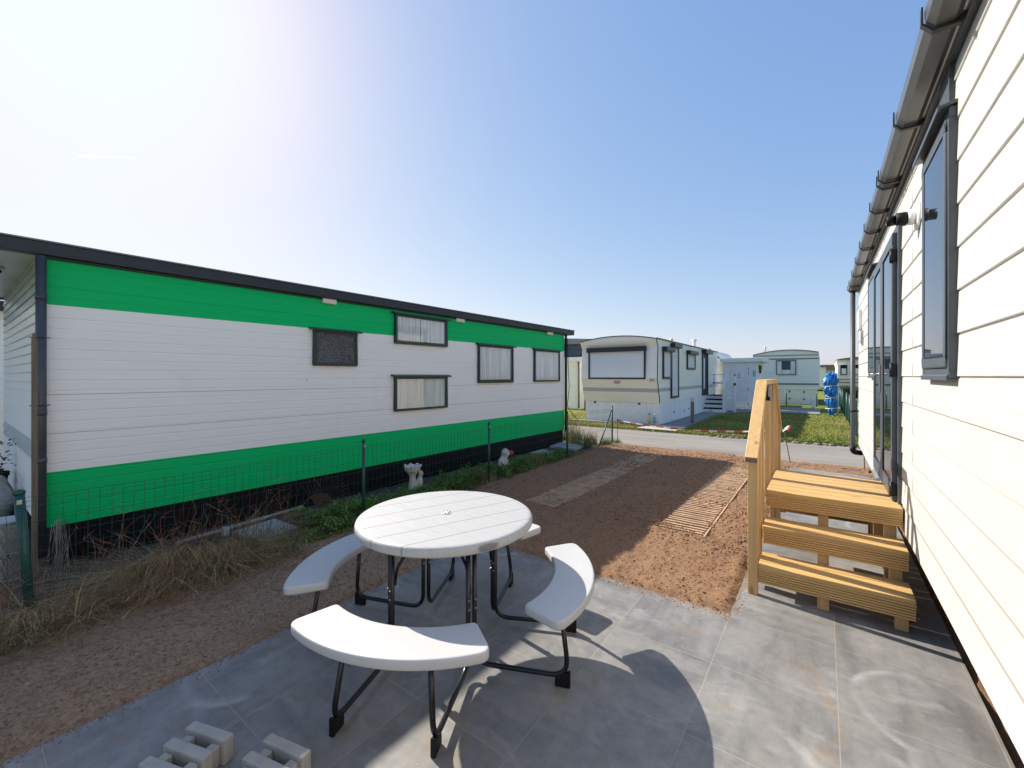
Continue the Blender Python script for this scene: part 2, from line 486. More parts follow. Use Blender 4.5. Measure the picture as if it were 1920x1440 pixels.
M['clod'] = mat('soil_clod', (0.19, 0.105, 0.058), 0.95, col2=(0.4, 0.24, 0.14), nscale=22, bump=0.6, bscale=200)
M['pipe_old'] = mat('old_pale_pipe', (0.36, 0.3, 0.24), 0.7, noise=0.2, nscale=14)
M['sandwhite'] = mat('pale_building', (0.6, 0.57, 0.52), 0.6)
M['gnome_blue'] = mat('light_blue_paint', (0.1, 0.4, 0.6), 0.5)
M['gnome_yellow'] = mat('yellow_paint', (0.55, 0.5, 0.12), 0.5)
M['brownroof'] = mat('brown_roof', (0.3, 0.16, 0.09), 0.7)
M['hedge'] = mat('dark_hedge', (0.03, 0.05, 0.02), 0.9, noise=0.4, nscale=9, bump=1.0, bscale=20, bdist=0.1)

# ------------------------------------------------------------------ mesh helpers
class MB:
    def __init__(s):
        s.v = []
        s.f = []
        s.mi = []
        s.sm = []
    def add(s, vs, fs, mi=0, smooth=False):
        o = len(s.v)
        s.v += [tuple(p) for p in vs]
        for f in fs:
            s.f.append(tuple(i + o for i in f))
            s.mi.append(mi)
            s.sm.append(smooth)
        return s
    def box(s, x0, x1, y0, y1, z0, z1, mi=0):
        v = [(x0, y0, z0), (x1, y0, z0), (x1, y1, z0), (x0, y1, z0), (x0, y0, z1), (x1, y0, z1), (x1, y1, z1), (x0, y1, z1)]
        return s.add(v, [(0, 3, 2, 1), (4, 5, 6, 7), (0, 1, 5, 4), (1, 2, 6, 5), (2, 3, 7, 6), (3, 0, 4, 7)], mi)
    def bar(s, a, b, w, t, up=(0, 0, 1), mi=0):
        """rectangular bar from a to b; w across, t along up"""
        a, b = Vector(a), Vector(b)
        d = (b - a).normalized()
        side = d.cross(Vector(up)).normalized()
        u = side.cross(d).normalized()
        v = []
        for p in (a, b):
            for sx, su in ((-1, -1), (1, -1), (1, 1), (-1, 1)):
                v.append(p + side * (sx * w / 2) + u * (su * t / 2))
        return s.add(v, [(3, 2, 1, 0), (4, 5, 6, 7), (0, 1, 5, 4), (1, 2, 6, 5), (2, 3, 7, 6), (3, 0, 4, 7)], mi)
    def prism(s, poly, axis, a, b, mi=0):
        """poly of 2-D points extruded along axis from a to b (poly given in the two other axes, in order)"""
        def mk(p, t):
            if axis == 0: return (t, p[0], p[1])
            if axis == 1: return (p[0], t, p[1])
            return (p[0], p[1], t)
        n = len(poly)
        v = [mk(p, a) for p in poly] + [mk(p, b) for p in poly]
        f = [(i, (i + 1) % n, n + (i + 1) % n, n + i) for i in range(n)]
        f += [tuple(range(n))[::-1], tuple(range(n, 2 * n))]
        return s.add(v, f, mi)
    def tube(s, path, r, n=8, mi=0, cap=True, smooth=True):
        P = [Vector(p) for p in path]
        rr = r if isinstance(r, (list, tuple)) else [r] * len(P)
        v = []
        ref = None
        for i, p in enumerate(P):
            d = (P[min(i + 1, len(P) - 1)] - P[max(i - 1, 0)])
            if d.length < 1e-9: d = Vector((0, 0, 1))
            d.normalize()
            if ref is None:
                ref = Vector((0, 0, 1)) if abs(d.z) < 0.9 else Vector((1, 0, 0))
            a = (ref - d * ref.dot(d))
            if a.length < 1e-6: a = d.orthogonal()
            a.normalize()
            ref = a
            b = d.cross(a)
            for k in range(n):
                t = 2 * pi * k / n
                v.append(p + (a * cos(t) + b * sin(t)) * rr[i])
        f = []
        for i in range(len(P) - 1):
            for k in range(n):
                f.append((i * n + k, i * n + (k + 1) % n, (i + 1) * n + (k + 1) % n, (i + 1) * n + k))
        s.add(v, f, mi, smooth)
        if cap:
            o = len(s.v) - len(v)
            s.f.append(tuple(o + k for k in range(n))[::-1]); s.mi.append(mi); s.sm.append(False)
            e = o + (len(P) - 1) * n
            s.f.append(tuple(e + k for k in range(n))); s.mi.append(mi); s.sm.append(False)
        return s
    def lathe(s, prof, c=(0, 0, 0), n=24, mi=0, smooth=True, axis='Z'):
        v = []
        for r, z in prof:
            for k in range(n):
                t = 2 * pi * k / n
                p = (r * cos(t), r * sin(t), z)
                if axis == 'X': p = (p[2], p[0], p[1])
                if axis == 'Y': p = (p[1], p[2], p[0])
                v.append((p[0] + c[0], p[1] + c[1], p[2] + c[2]))
        f = []
        for i in range(len(prof) - 1):
            for k in range(n):
                f.append((i * n + k, i * n + (k + 1) % n, (i + 1) * n + (k + 1) % n, (i + 1) * n + k))
        s.add(v, f, mi, smooth)
        o = len(s.v) - len(v)
        for e, fl in ((0, True), (len(prof) - 1, False)):
            if prof[e][0] > 1e-5:
                t = tuple(o + e * n + k for k in range(n))
                s.f.append(t[::-1] if fl else t); s.mi.append(mi); s.sm.append(False)
        return s
    def ball(s, c, r, n=12, mi=0):
        rx, ry, rz = r if isinstance(r, (tuple, list)) else (r, r, r)
        m = n // 2 + 1
        v, f = [], []
        for i in range(m + 1):
            a = pi * i / m - pi / 2
            for k in range(n):
                t = 2 * pi * k / n
                v.append((c[0] + rx * cos(a) * cos(t), c[1] + ry * cos(a) * sin(t), c[2] + rz * sin(a)))
        for i in range(m):
            for k in range(n):
                f.append((i * n + k, i * n + (k + 1) % n, (i + 1) * n + (k + 1) % n, (i + 1) * n + k))
        return s.add(v, f, mi, True)

WL = {}   # where a thing's base stands, for parts given in world coordinates

def obj(name, mb, mats, parent=None, bevel=0.0, segs=2, label=None):
    me = bpy.data.meshes.new(name)
    off = Vector((0, 0, 0))
    if parent is not None and parent.name in WL: off = WL[parent.name]
    v = [(p[0] - off[0], p[1] - off[1], p[2] - off[2]) for p in mb.v]
    me.from_pydata(v, [], mb.f)
    for m in (mats if isinstance(mats, (list, tuple)) else [mats]):
        me.materials.append(M[m] if isinstance(m, str) else m)
    me.polygons.foreach_set('material_index', mb.mi)
    me.polygons.foreach_set('use_smooth', mb.sm)
    me.update()
    bm = bmesh.new()
    bm.from_mesh(me)
    bmesh.ops.remove_doubles(bm, verts=bm.verts, dist=1e-6)
    bmesh.ops.recalc_face_normals(bm, faces=bm.faces)
    bm.to_mesh(me)
    bm.free()
    o = bpy.data.objects.new(name, me)
    COL.objects.link(o)
    if parent is not None:
        o.parent = parent
        WL[o.name] = off
    if bevel > 0:
        b = o.modifiers.new('bevel', 'BEVEL')
        b.width = bevel
        b.segments = segs
        b.limit_method = 'ANGLE'
        b.angle_limit = R(40)
    if label: o['label'] = label
    return o

def thing(name, label, cat, loc=(0, 0, 0), rotz=0.0, group=None, local=False):
    o = bpy.data.objects.new(name, None)
    COL.objects.link(o)
    o.empty_display_size = 0.2
    o.location = loc
    o.rotation_euler = (0, 0, rotz)
    o['label'] = label
    o['category'] = cat
    if group: o['group'] = group
    WL[o.name] = Vector((0, 0, 0)) if local else Vector(loc)
    return o

def tag(o, label, cat, group=None):
    o['label'] = label
    o['category'] = cat
    if group: o['group'] = group
    return o

def struct(name, mb, mats, label=None):
    o = obj(name, mb, mats)
    o['kind'] = 'structure'
    return o

def copy_thing(root, loc, rotz=0.0, label=None):
    r = root.copy()
    COL.objects.link(r)
    r.location = loc
    r.rotation_euler = (0, 0, rotz)
    if label: r['label'] = label
    for ch in list(root.children):
        c = ch.copy()
        COL.objects.link(c)
        c.parent = r
        for g in ch.children:
            d = g.copy()
            COL.objects.link(d)
            d.parent = c
    return r

def fillet(pts, rad, n=6):
    P = [Vector(p) for p in pts]
    out = [P[0]]
    for i in range(1, len(P) - 1):
        a, b, c = P[i - 1], P[i], P[i + 1]
        u, w = (a - b).normalized(), (c - b).normalized()
        L = min(rad, (a - b).length * 0.49, (c - b).length * 0.49)
        s, e = b + u * L, b + w * L
        for k in range(n + 1):
            t = k / n
            out.append(s * (1 - t) ** 2 + b * 2 * t * (1 - t) + e * t ** 2)
    out.append(P[-1])
    return out

rng = np.random.default_rng(5)
_T = rng.random((256, 256))
def vnoise(x, y, seed=0):
    x = np.asarray(x, float) + seed * 17.31
    y = np.asarray(y, float) + seed * 9.77
    xi, yi = np.floor(x).astype(int), np.floor(y).astype(int)
    fx, fy = x - xi, y - yi
    fx, fy = fx * fx * (3 - 2 * fx), fy * fy * (3 - 2 * fy)
    g = lambda a, b: _T[a % 256, b % 256]
    return (g(xi, yi) * (1 - fx) + g(xi + 1, yi) * fx) * (1 - fy) + (g(xi, yi + 1) * (1 - fx) + g(xi + 1, yi + 1) * fx) * fy
def fbm(x, y, f, octs=4, seed=0, gain=0.5):
    s, a = 0, 1.0
    t = 0
    for i in range(octs):
        s = s + a * vnoise(x * f, y * f, seed + i)
        t += a
        a *= gain
        f *= 2.03
    return s / t - 0.5

def fast_mesh(name, v, quads, material, colours=None, smooth=False, tris=False):
    """numpy arrays straight to a mesh object; colours = one per face"""
    me = bpy.data.meshes.new(name)
    nv, nf, k = len(v), len(quads), quads.shape[1]
    me.vertices.add(nv)
    me.vertices.foreach_set('co', np.ascontiguousarray(v, dtype=np.float32).ravel())
    me.loops.add(nf * k)
    me.loops.foreach_set('vertex_index', quads.astype(np.int32).ravel())
    me.polygons.add(nf)
    me.polygons.foreach_set('loop_start', np.arange(0, nf * k, k, dtype=np.int32))
    me.polygons.foreach_set('loop_total', np.full(nf, k, dtype=np.int32))
    me.update(calc_edges=True)
    me.validate()
    if smooth: me.polygons.foreach_set('use_smooth', np.ones(nf, dtype=bool))
    if colours is not None:
        at = me.color_attributes.new('piece_colour', 'FLOAT_COLOR', 'CORNER')
        c = np.ones((nf * k, 4), dtype=np.float32)
        c[:, :3] = np.repeat(colours, k, axis=0)
        at.data.foreach_set('color', c.ravel())
    me.materials.append(material)
    o = bpy.data.objects.new(name, me)
    COL.objects.link(o)
    return o

def blades(roots, heights, dirs, bend, width, cols, segs=4, droop=None):
    """curved tapering strips. roots (n,3), dirs (n,) heading, bend = horizontal reach / height"""
    n = len(roots)
    t = np.linspace(0, 1, segs + 1)
    hx, hy = np.cos(dirs), np.sin(dirs)
    vs = np.zeros((n, segs + 1, 2, 3))
    for i, q in enumerate(t):
        reach = bend * heights * q ** 1.7
        zz = heights * (q - 0.28 * np.minimum(bend, 1.8) * q ** 2.2 * np.where(bend > 0.6, 1.0, 0.3))
        if droop is not None: zz = heights * (2.3 * q - 2.3 * droop * q * q)
        w = width * (1 - 0.85 * q) / 2
        for s, sg in ((0, -1), (1, 1)):
            vs[:, i, s, 0] = roots[:, 0] + hx * reach - hy * w * sg
            vs[:, i, s, 1] = roots[:, 1] + hy * reach + hx * w * sg
            vs[:, i, s, 2] = roots[:, 2] + zz
    v = vs.reshape(-1, 3)
    base = (np.arange(n) * (segs + 1) * 2)[:, None]
    q = []
    for i in range(segs):
        q.append(np.stack([base[:, 0] + 2 * i, base[:, 0] + 2 * i + 1, base[:, 0] + 2 * i + 3, base[:, 0] + 2 * i + 2], 1))
    q = np.stack(q, 1).reshape(-1, 4)
    return v, q, np.repeat(cols, segs, axis=0)

def leaf_quads(c, nrm_tilt, size, cols, aspect=1.8):
    """small pointed leaves as kites around centres c"""
    n = len(c)
    a = rng.random(n) * 2 * pi
    el = nrm_tilt
    u = np.stack([np.cos(a) * np.cos(el), np.sin(a) * np.cos(el), np.sin(el)], 1)
    w = np.stack([-np.sin(a), np.cos(a), np.zeros(n)], 1)
    s = size[:, None]
    p0 = c
    p1 = c + u * s * 0.5 + w * s / (2 * aspect)
    p2 = c + u * s
    p3 = c + u * s * 0.5 - w * s / (2 * aspect)
    v = np.stack([p0, p1, p2, p3], 1).reshape(-1, 3)
    q = np.arange(n * 4).reshape(-1, 4)
    return v, q, cols

# ------------------------------------------------------------------ ground, soil, patio, road, lawn
g = MB()
g.add([(-600, -600, -0.09), (600, -600, -0.09), (600, 600, -0.09), (-600, 600, -0.09)], [(0, 1, 2, 3)])
struct('ground', g, 'lawn')

# patio: two rectangles as one slab outline
pp = [(-2.858, -2.6), (0.66, -2.6), (0.66, 9.02), (0.5, 9.2), (-0.38, 9.24), (-0.525, 9.08), (-0.525, 3.291), (-2.858, 3.291)]
g = MB()
g.prism(pp, 2, -0.07, 0.0)
struct('patio', g, 'patio')

def soil_height(X, Y):
    h = 0.012 + 0.05 * fbm(X, Y, 1.1, 3, 1) + 0.03 * fbm(X, Y, 7, 3, 4) + 0.022 * fbm(X, Y, 26, 2, 9, 0.7)
    # raked furrows across the plot
    fur = np.sin(Y * 7.5 + 2.5 * fbm(X, Y, 0.9, 2, 21) * 3 + X * 1.1)
    m = np.clip((Y - 3.2) / 0.6, 0, 1) * np.clip((5.6 - Y) / 0.8, 0, 1)
    h = h + 0.014 * fur * m
    return h
def patio_dist(X, Y):
    """distance beyond the patio edge into the patio (positive = over the slab)"""
    dA = np.minimum(X + 2.858, 3.291 - Y)
    dB = np.minimum(X + 0.525, 9.15 - Y)
    return np.maximum(dA, dB)
def soil_grid(x0, x1, y0, y1, st):
    xs = np.arange(x0, x1 + st * .5, st)
    ys = np.arange(y0, y1 + st * .5, st)
    X, Y = np.meshgrid(xs, ys)
    H = soil_height(X, Y)
    d = patio_dist(X, Y)
    edge = 0.016 * fbm(X, Y, 9, 3, 33) * 2
    H = np.where(d > -0.06, H - (d + 0.06 + edge) * 0.42, H)
    # tracks press the soil flat
    for (xa, xb, ya) in ((-3.22, -2.68, 4.55), (-1.5, -0.97, 4.62)):
        inside = np.clip(np.minimum(np.minimum(X - xa, xb - X), Y - ya) / 0.03 + 0.5, 0, 1)
        H = H * (1 - inside) + inside * (0.006 + 0.022 * fbm(X, Y, 9, 3, 3))
    H = np.where(X < -4.15, H - (-4.15 - X) * 0.25, H)
    nx, ny = len(xs), len(ys)
    i = np.arange(nx * ny).reshape(ny, nx)
    q = np.stack([i[:-1, :-1], i[:-1, 1:], i[1:, 1:], i[1:, :-1]], -1).reshape(-1, 4)
    dq = np.max(d.ravel()[q], axis=1)
    q = q[dq < 0.11]
    return np.stack([X, Y, H], -1).reshape(-1, 3), q
v, q = soil_grid(-4.5, 1.3, -2.6, 9.95, 0.0155)
o = fast_mesh('soil', v, q, M['soil'], smooth=True)
o['kind'] = 'structure'

# crumbs and clods lying on the soil
def clods(n, xr, yr, smin, smax, seed):
    rg = np.random.default_rng(seed)
    x = rg.uniform(*xr, n)
    y = rg.uniform(*yr, n)
    ok = patio_dist(x, y) < -0.0
    x, y = x[ok], y[ok]
    n = len(x)
    z = soil_height(x, y)
    s = smin + (smax - smin) * rg.random(n) ** 3
    base = np.array([(1, 0, 0), (-1, 0, 0), (0, 1, 0), (0, -1, 0), (0, 0, 1), (0, 0, -1)], float)
    tri = np.array([(0, 2, 4), (2, 1, 4), (1, 3, 4), (3, 0, 4), (2, 0, 5), (1, 2, 5), (3, 1, 5), (0, 3, 5)])
    an = rg.random(n) * 6.28
    jit = rg.uniform(0.6, 1.25, (n, 6, 1))
    v = base[None] * jit * s[:, None, None]
    ca, sa = np.cos(an)[:, None], np.sin(an)[:, None]
    vx = v[:, :, 0] * ca - v[:, :, 1] * sa
    vy = v[:, :, 0] * sa + v[:, :, 1] * ca
    v = np.stack([vx + x[:, None], vy + y[:, None], v[:, :, 2] * 0.75 + (z + s * 0.25)[:, None]], -1).reshape(-1, 3)
    f = (tri[None] + (np.arange(n) * 6)[:, None, None]).reshape(-1, 3)
    return v, f
parts = [clods(40000, (-4.3, -0.52), (-2.0, 4.8), 0.003, 0.0115, 1), clods(14000, (-4.3, -0.52), (4.4, 9.6), 0.006, 0.02, 2)]
rg_ = np.random.default_rng(12)
nsp = 2600
ex = np.concatenate([rg_.uniform(-2.86, -0.52, nsp), np.full(nsp, -0.525), np.full(nsp, -2.858)])
ey = np.concatenate([np.full(nsp, 3.291), rg_.uniform(3.3, 9.0, nsp), rg_.uniform(-1.5, 3.3, nsp)])
dd = rg_.exponential(0.035, 3 * nsp)
ex = ex + np.concatenate([np.zeros(nsp), dd[nsp:2 * nsp], dd[2 * nsp:]])
ey = ey - np.concatenate([dd[:nsp], np.zeros(2 * nsp)])
tri_ = np.array([(0, 2, 4), (2, 1, 4), (1, 3, 4), (3, 0, 4)])
sz = 0.0015 + 0.006 * rg_.random(3 * nsp) ** 3
b5 = np.array([(1, 0, 0), (-1, 0, 0), (0, 1, 0), (0, -1, 0), (0, 0, 1.1)], float)
sv = (b5[None] * sz[:, None, None] * rg_.uniform(0.6, 1.3, (3 * nsp, 5, 1)) + np.stack([ex, ey, np.full(3 * nsp, 0.0005)], 1)[:, None, :]).reshape(-1, 3)
sf_ = (tri_[None] + (np.arange(3 * nsp) * 5)[:, None, None]).reshape(-1, 3)
parts.append((sv, sf_))
vv, ff, off = [], [], 0
for a, b in parts:
    vv.append(a)
    ff.append(b + off)
    off += len(a)
o = fast_mesh('soil_crumbs', np.concatenate(vv), np.concatenate(ff), M['clod'])
o['kind'] = 'stuff'
o['label'] = 'brown crumbs and clods of loose soil'

# dark soil left beside and below the caravan on the right
xs = np.arange(0.6, 1.4, 0.03)
ys = np.arange(-1, 9.6, 0.03)
X, Y = np.meshgrid(xs, ys)
H = -0.03 + 0.07 * fbm(X, Y, 5, 4, 55)
i = np.arange(X.size).reshape(X.shape)
q = np.stack([i[:-1, :-1], i[:-1, 1:], i[1:, 1:], i[1:, :-1]], -1).reshape(-1, 4)
o = fast_mesh('soil_strip', np.stack([X, Y, H], -1).reshape(-1, 3), q, M['soil'], smooth=True)
o['kind'] = 'structure'

# planted bed between fence and green caravan
xs = np.arange(-12.5, -4.2, 0.05)
ys = np.arange(-4, 10.4, 0.06)
X, Y = np.meshgrid(xs, ys)
H = -0.015 + 0.05 * fbm(X, Y, 3, 4, 77) - np.clip(X + 4.35, 0, 1) * 0.3
i = np.arange(X.size).reshape(X.shape)
q = np.stack([i[:-1, :-1], i[:-1, 1:], i[1:, 1:], i[1:, :-1]], -1).reshape(-1, 4)
o = fast_mesh('garden_bed', np.stack([X, Y, H], -1).reshape(-1, 3), q, M['bed'], smooth=True)
o['kind'] = 'structure'

# road: slightly wavering edges
g = MB()
n = 90
xs = np.linspace(-60, 40, n)
near = 9.55 + 0.10 * fbm(xs, xs * 0, 0.5, 3, 3) * 2
far = 12.9 + 0.12 * fbm(xs, xs * 0, 0.6, 3, 8) * 2
vs = [(x, a, -0.012) for x, a in zip(xs, near)] + [(x, b, -0.012) for x, b in zip(xs, far)]
g.add(vs, [(k, k + 1, n + k + 1, n + k) for k in range(n - 1)])
struct('road', g, 'road')

# lawn beyond the road
st = 0.12
xs = np.arange(-16, 1.6, st)
ys = np.arange(12.78, 31, st)
X, Y = np.meshgrid(xs, ys)
H = 0.02 + 0.03 * fbm(X, Y, 0.9, 3, 12) - np.clip(13.1 - Y + 0.25 * fbm(X, Y, 1.1, 3, 15), 0, 1) * 0.35
i = np.arange(X.size).reshape(X.shape)
q = np.stack([i[:-1, :-1], i[:-1, 1:], i[1:, 1:], i[1:, :-1]], -1).reshape(-1, 4)
o = fast_mesh('lawn', np.stack([X, Y, H], -1).reshape(-1, 3), q, M['lawn'], smooth=True)
o['kind'] = 'structure'

# paved path along the cream caravan, apron by the road, slab path on the lawn
g = MB()
g.prism([(-4.38, 14.25), (-3.55, 14.2), (-3.72, 20.0), (-2.6, 22.0), (-2.6, 24.1), (-4.38, 24.1)], 2, -0.03, 0.058)
struct('path', g, 'grate')
g = MB()
g.prism([(-4.75, 13.05), (-3.55, 12.98), (-3.5, 14.19), (-4.5, 14.24)], 2, -0.03, 0.05)
struct('path_apron', g, 'paleslab')
g = MB()
for k in range(5):
    x0 = -2.05 + k * 0.39
    g.box(x0, x0 + 0.38, 22.3, 25.9, -0.03, 0.06)
struct('slab_path', g, 'grate')
g = MB()
g.box(-7.6, -4.55, 13.95, 14.25, -0.03, 0.06)
struct('paved_edge', g, 'grate')

# grass blades on the lawn
def lawn_blades():
    n = 46000
    x = rng.uniform(-9, 0.7, n)
    y = 12.85 + rng.random(n) ** 1.6 * 12
    keep = ~((x > -4.8) & (x < -3.5) & (y > 12.9)) & ~((x > -7.4) & (x < -3.5) & (y > 14.1)) & ~((x > -2.1) & (x < -0.1) & (y > 22.2) & (y < 25.95))
    x, y = x[keep], y[keep]
    n = len(x)
    h = rng.uniform(0.03, 0.085, n)
    t = np.clip(fbm(x, y, 0.55, 3, 40) * 2.2 + 0.4, 0, 1)[:, None]
    c = (1 - t) * np.array([0.13, 0.19, 0.018]) + t * np.array([0.36, 0.32, 0.1])
    c = c * rng.uniform(0.7, 1.3, (n, 1))
    fl = rng.random(n) < 0.014
    c[fl] = np.array([0.62, 0.58, 0.4]) * rng.uniform(0.8, 1.2, (fl.sum(), 1))
    return blades(np.stack([x, y, np.full(n, 0.01) + 0.03 * fbm(x, y, 0.9, 3, 12)], 1), h, rng.random(n) * 6.28, rng.uniform(0.2, 0.9, n), rng.uniform(0.012, 0.03, n), c, 2)
v, q, c = lawn_blades()
o = fast_mesh('grass', v, q, M['blade'], c)
o['kind'] = 'stuff'
o['label'] = 'short green and yellowed grass of the lawn'

# ------------------------------------------------------------------ paver tracks in the soil
def paver_track(x0, x1, y0, y1, label):
    g = MB()
    y = y0
    rg = random.Random(int(x0 * 100))
    k = 0
    while y < y1:
        fade = max(0.0, min(1.0, (y - y0) / 3.2))
        z = 0.03 - 0.004 * rg.random() - 0.017 * fade
        j = rg.uniform(-0.006, 0.006)
        g.prism([(y + j, -0.03), (y + 0.040 + j, -0.03), (y + 0.036 + j, z), (y + 0.004 + j, z)], 0, x0 + rg.uniform(0, 0.02), x1 - rg.uniform(0, 0.02))
        y += 0.079
        k += 1
    if x0 > -2: g.box(x1 + 0.004, x1 + 0.02, y0, y1, -0.03, 0.022)
    o = obj('paver_track', g, 'rail_dirty')
    return tag(o, label, 'paving strip', 'concrete wheel strips in the soil')
paver_track(-3.19, -2.70, 4.6, 9.1, 'ribbed concrete wheel strip in the shaded soil nearer the green caravan')
paver_track(-1.47, -1.0, 4.62, 9.1, 'ribbed concrete wheel strip in the sunlit soil beside the wooden steps')

# ------------------------------------------------------------------ green and white caravan
A0 = (-5.182, 9.162, 0)
gc = thing('green_caravan', 'long white caravan with green bands and black skirting behind the wire fence', 'caravan', A0, -0.03, local=True)
L0, L1 = -8.64, 0.05
def clad_profile(z0, z1, pitch=0.0915):
    z = [z0]
    k = int((z0 - 0.35) / pitch) + 1
    while 0.35 + k * pitch < z1 - 0.012:
        c = 0.35 + k * pitch
        if c - 0.007 > z0: z += [c - 0.007, c, c + 0.007]
        k += 1
    z.append(z1)
    return z
g = MB()
for (za, zb, mi) in ((0.35, 0.83, 0), (0.83, 2.297, 1), (2.297, 2.7, 0)):
    k0 = int(round((za - 0.35) / 0.0915))
    zs, xsx = [za], [0.0]
    z = za
    kk = k0
    while True:
        c = 0.35 + (kk + 1) * 0.0915
        if c > zb - 0.02: break
        deep = -0.0036 if (kk % 3 == 1) else -0.0022
        zs += [c - 0.009, c - 0.003, c + 0.003, c + 0.009]
        xsx += [0.0, deep, deep, 0.0]
        kk += 1
    zs.append(zb)
    xsx.append(0.0)
    for i in range(len(zs) - 1):
        g.add([(xsx[i], L0, zs[i]), (xsx[i], L1, zs[i]), (xsx[i + 1], L1, zs[i + 1]), (xsx[i + 1], L0, zs[i + 1])], [(0, 1, 2, 3)], mi)
obj('wall', g, ['green', 'cladwhite'], gc)
for zz in (1.163, 1.505):
    g = MB()
    g.box(-0.002, 0.0012, L0, L1, zz, zz + 0.005)
    obj('seam', g, M['whitetrim'] if zz > 2 else mat('dusty_seam', (0.42, 0.37, 0.31), 0.8), gc)
g = MB()
g.box(-3.5, -0.012, L0 + 0.02, L1 - 0.01, 0.37, 2.68)
obj('body', g, 'cladgrey', gc)
g = MB()
zs = np.arange(0.36, 2.7, 0.09)
for z in zs:   # end wall facing the fence corner, lapped boards
    mi = 1 if 0.83 < z < 0.99 or z > 2.29 else 0
    a_, b_ = L0 - 0.105, L0   # the end stands slightly askew to the long side
    g.add([(-3.5, a_ - 0.022, z), (-0.09, b_ - 0.022, z), (-0.09, b_ - 0.006, z + 0.088), (-3.5, a_ - 0.006, z + 0.088)], [(0, 1, 2, 3)], mi)
    g.add([(-3.5, a_ + 0.018, z), (-0.09, b_ + 0.018, z), (-0.09, b_ - 0.022, z), (-3.5, a_ - 0.022, z)], [(0, 1, 2, 3)], mi)
obj('gable_wall', g, ['cladwhite', 'cladgrey'], gc)
g = MB()
g.box(-3.46, -0.035, L0 + 0.04, L1 - 0.03, -0.08, 0.352)
y = L0 + 0.05
while y < L1 - 0.1:
    g.box(-0.036, -0.018, y, y + 0.095, -0.08, 0.349)
    y += 0.1
obj('skirting', g, 'skirtblack', gc)
g = MB()
g.box(-0.02, 0.075, L0 - 0.55, L1 + 0.37, 2.712, 2.822)
g.box(-3.6, -3.5, L0 - 0.55, L1 + 0.37, 2.712, 2.822)
g.box(-3.5, -0.02, L0 - 0.55, L0 - 0.47, 2.712, 2.822)
g.box(-3.5, -0.02, L1 + 0.3, L1 + 0.37, 2.712, 2.822)
g.box(-0.02, 0.03, L0, L1 + 0.1, 2.69, 2.713)
obj('fascia', g, 'fascia', gc, 0.006)
g = MB()
g.box(-3.5, -0.021, L0 - 0.47, L1 + 0.3, 2.73, 2.76)
ss = obj('soffit', g, 'cladgrey', gc)
g = MB()
g.prism([(-3.62, 2.823), (0.085, 2.823), (0.085, 2.836), (-1.77, 2.93), (-3.62, 2.836)], 1, L0 - 0.57, L1 + 0.39)
obj('roof', g, 'roofgrey', gc)
g = MB()
g.lathe([(0.07, 2.729), (0.07, 2.705), (0.055, 2.695), (0, 2.693)], (-1.0, L0 - 0.25, 0), 20)
lampo = obj('ceiling_lamp', g, 'bucket', gc)
g = MB()
for k in range(-2, 3): g.box(-1.0 + k * 0.025 - 0.004, -1.0 + k * 0.025 + 0.004, L0 - 0.3, L0 - 0.2, 2.685, 2.694)
obj('lamp_grille', g, 'chassis', lampo)
g = MB()
g.box(-0.1, -0.002, L0 - 0.03, L0 - 0.0, 0.34, 2.7)
g.box(-0.012, 0.02, L0 - 0.03, L0 + 0.02, 0.34, 2.7)
obj('corner_trim', g, 'pipegrey', gc)
g = MB()
g.tube([(0.065, L0 - 0.012, 0.12), (0.065, L0 - 0.012, 2.7)], 0.034, 14)
for z in (0.95, 1.36, 2.35): g.lathe([(0.037, z - 0.025), (0.037, z + 0.025)], (0.065, L0 - 0.012, 0), 14)
obj('downpipe', g, 'pipegrey', gc)
g = MB()
g.tube([(0.03, L1 + 0.03, 0.3), (0.03, L1 + 0.03, 2.69)], 0.03, 10)
obj('corner_pipe', g, 'gasket', gc)
g = MB()
g.tube(fillet([(0.05, L1 + 0.08, 2.6), (0.05, L1 + 0.1, 2.0), (0.05, L1 + 0.16, 1.4), (0.05, L1 + 0.06, 0.9), (0.1, L1 + 0.5, 0.55)], 0.1), 0.009, 6)
obj('cable', g, 'gasket', gc)
for zt_ in (2.0, 1.42):
    g = MB()
    g.tube([(0.012, L0 - 0.07, zt_), (0.05, L0 - 0.075, zt_), (0.115, L0 - 0.01, zt_), (0.06, L0 + 0.04, zt_)], 0.005, 5)
    obj('wire_tie', g, 'greenframe', gc)
def vent(ya, yb):
    g = MB()
    g.prism([(0.002, 2.642), (0.035, 2.642), (0.045, 2.65), (0.045, 2.705), (0.002, 2.716)], 1, ya, yb)
    obj('vent', g, 'whitetrim', gc, 0.003)
for a, b in ((-6.154, -5.965), (-3.705, -3.5), (-0.77, -0.53)): vent(a, b)

def curtain_mesh(ya, yb, za, zb, x, amp, waves, seed, gap=None):
    g = MB()
    n = 90
    rg = random.Random(seed)
    ph = [rg.uniform(0, 6) for _ in range(4)]
    pts = []
    for i in range(n + 1):
        t = i / n
        y = ya + (yb - ya) * t
        xx = x + amp * (0.55 * sin(t * waves * 6.28 + ph[0]) + 0.3 * sin(t * waves * 2.3 * 6.28 + ph[1]) + 0.25 * sin(t * waves * 0.41 * 6.28 + ph[2]))
        pts.append((xx, y))
    for i in range(n):
        t = (i + 0.5) / n
        if gap and gap[0] < t < gap[1]: continue
        (xa, y0), (xb, y1) = pts[i], pts[i + 1]
        g.add([(xa, y0, za), (xb, y1, za), (xb, y1, zb), (xa, y0, zb)], [(0, 1, 2, 3)], 0, True)
    return g

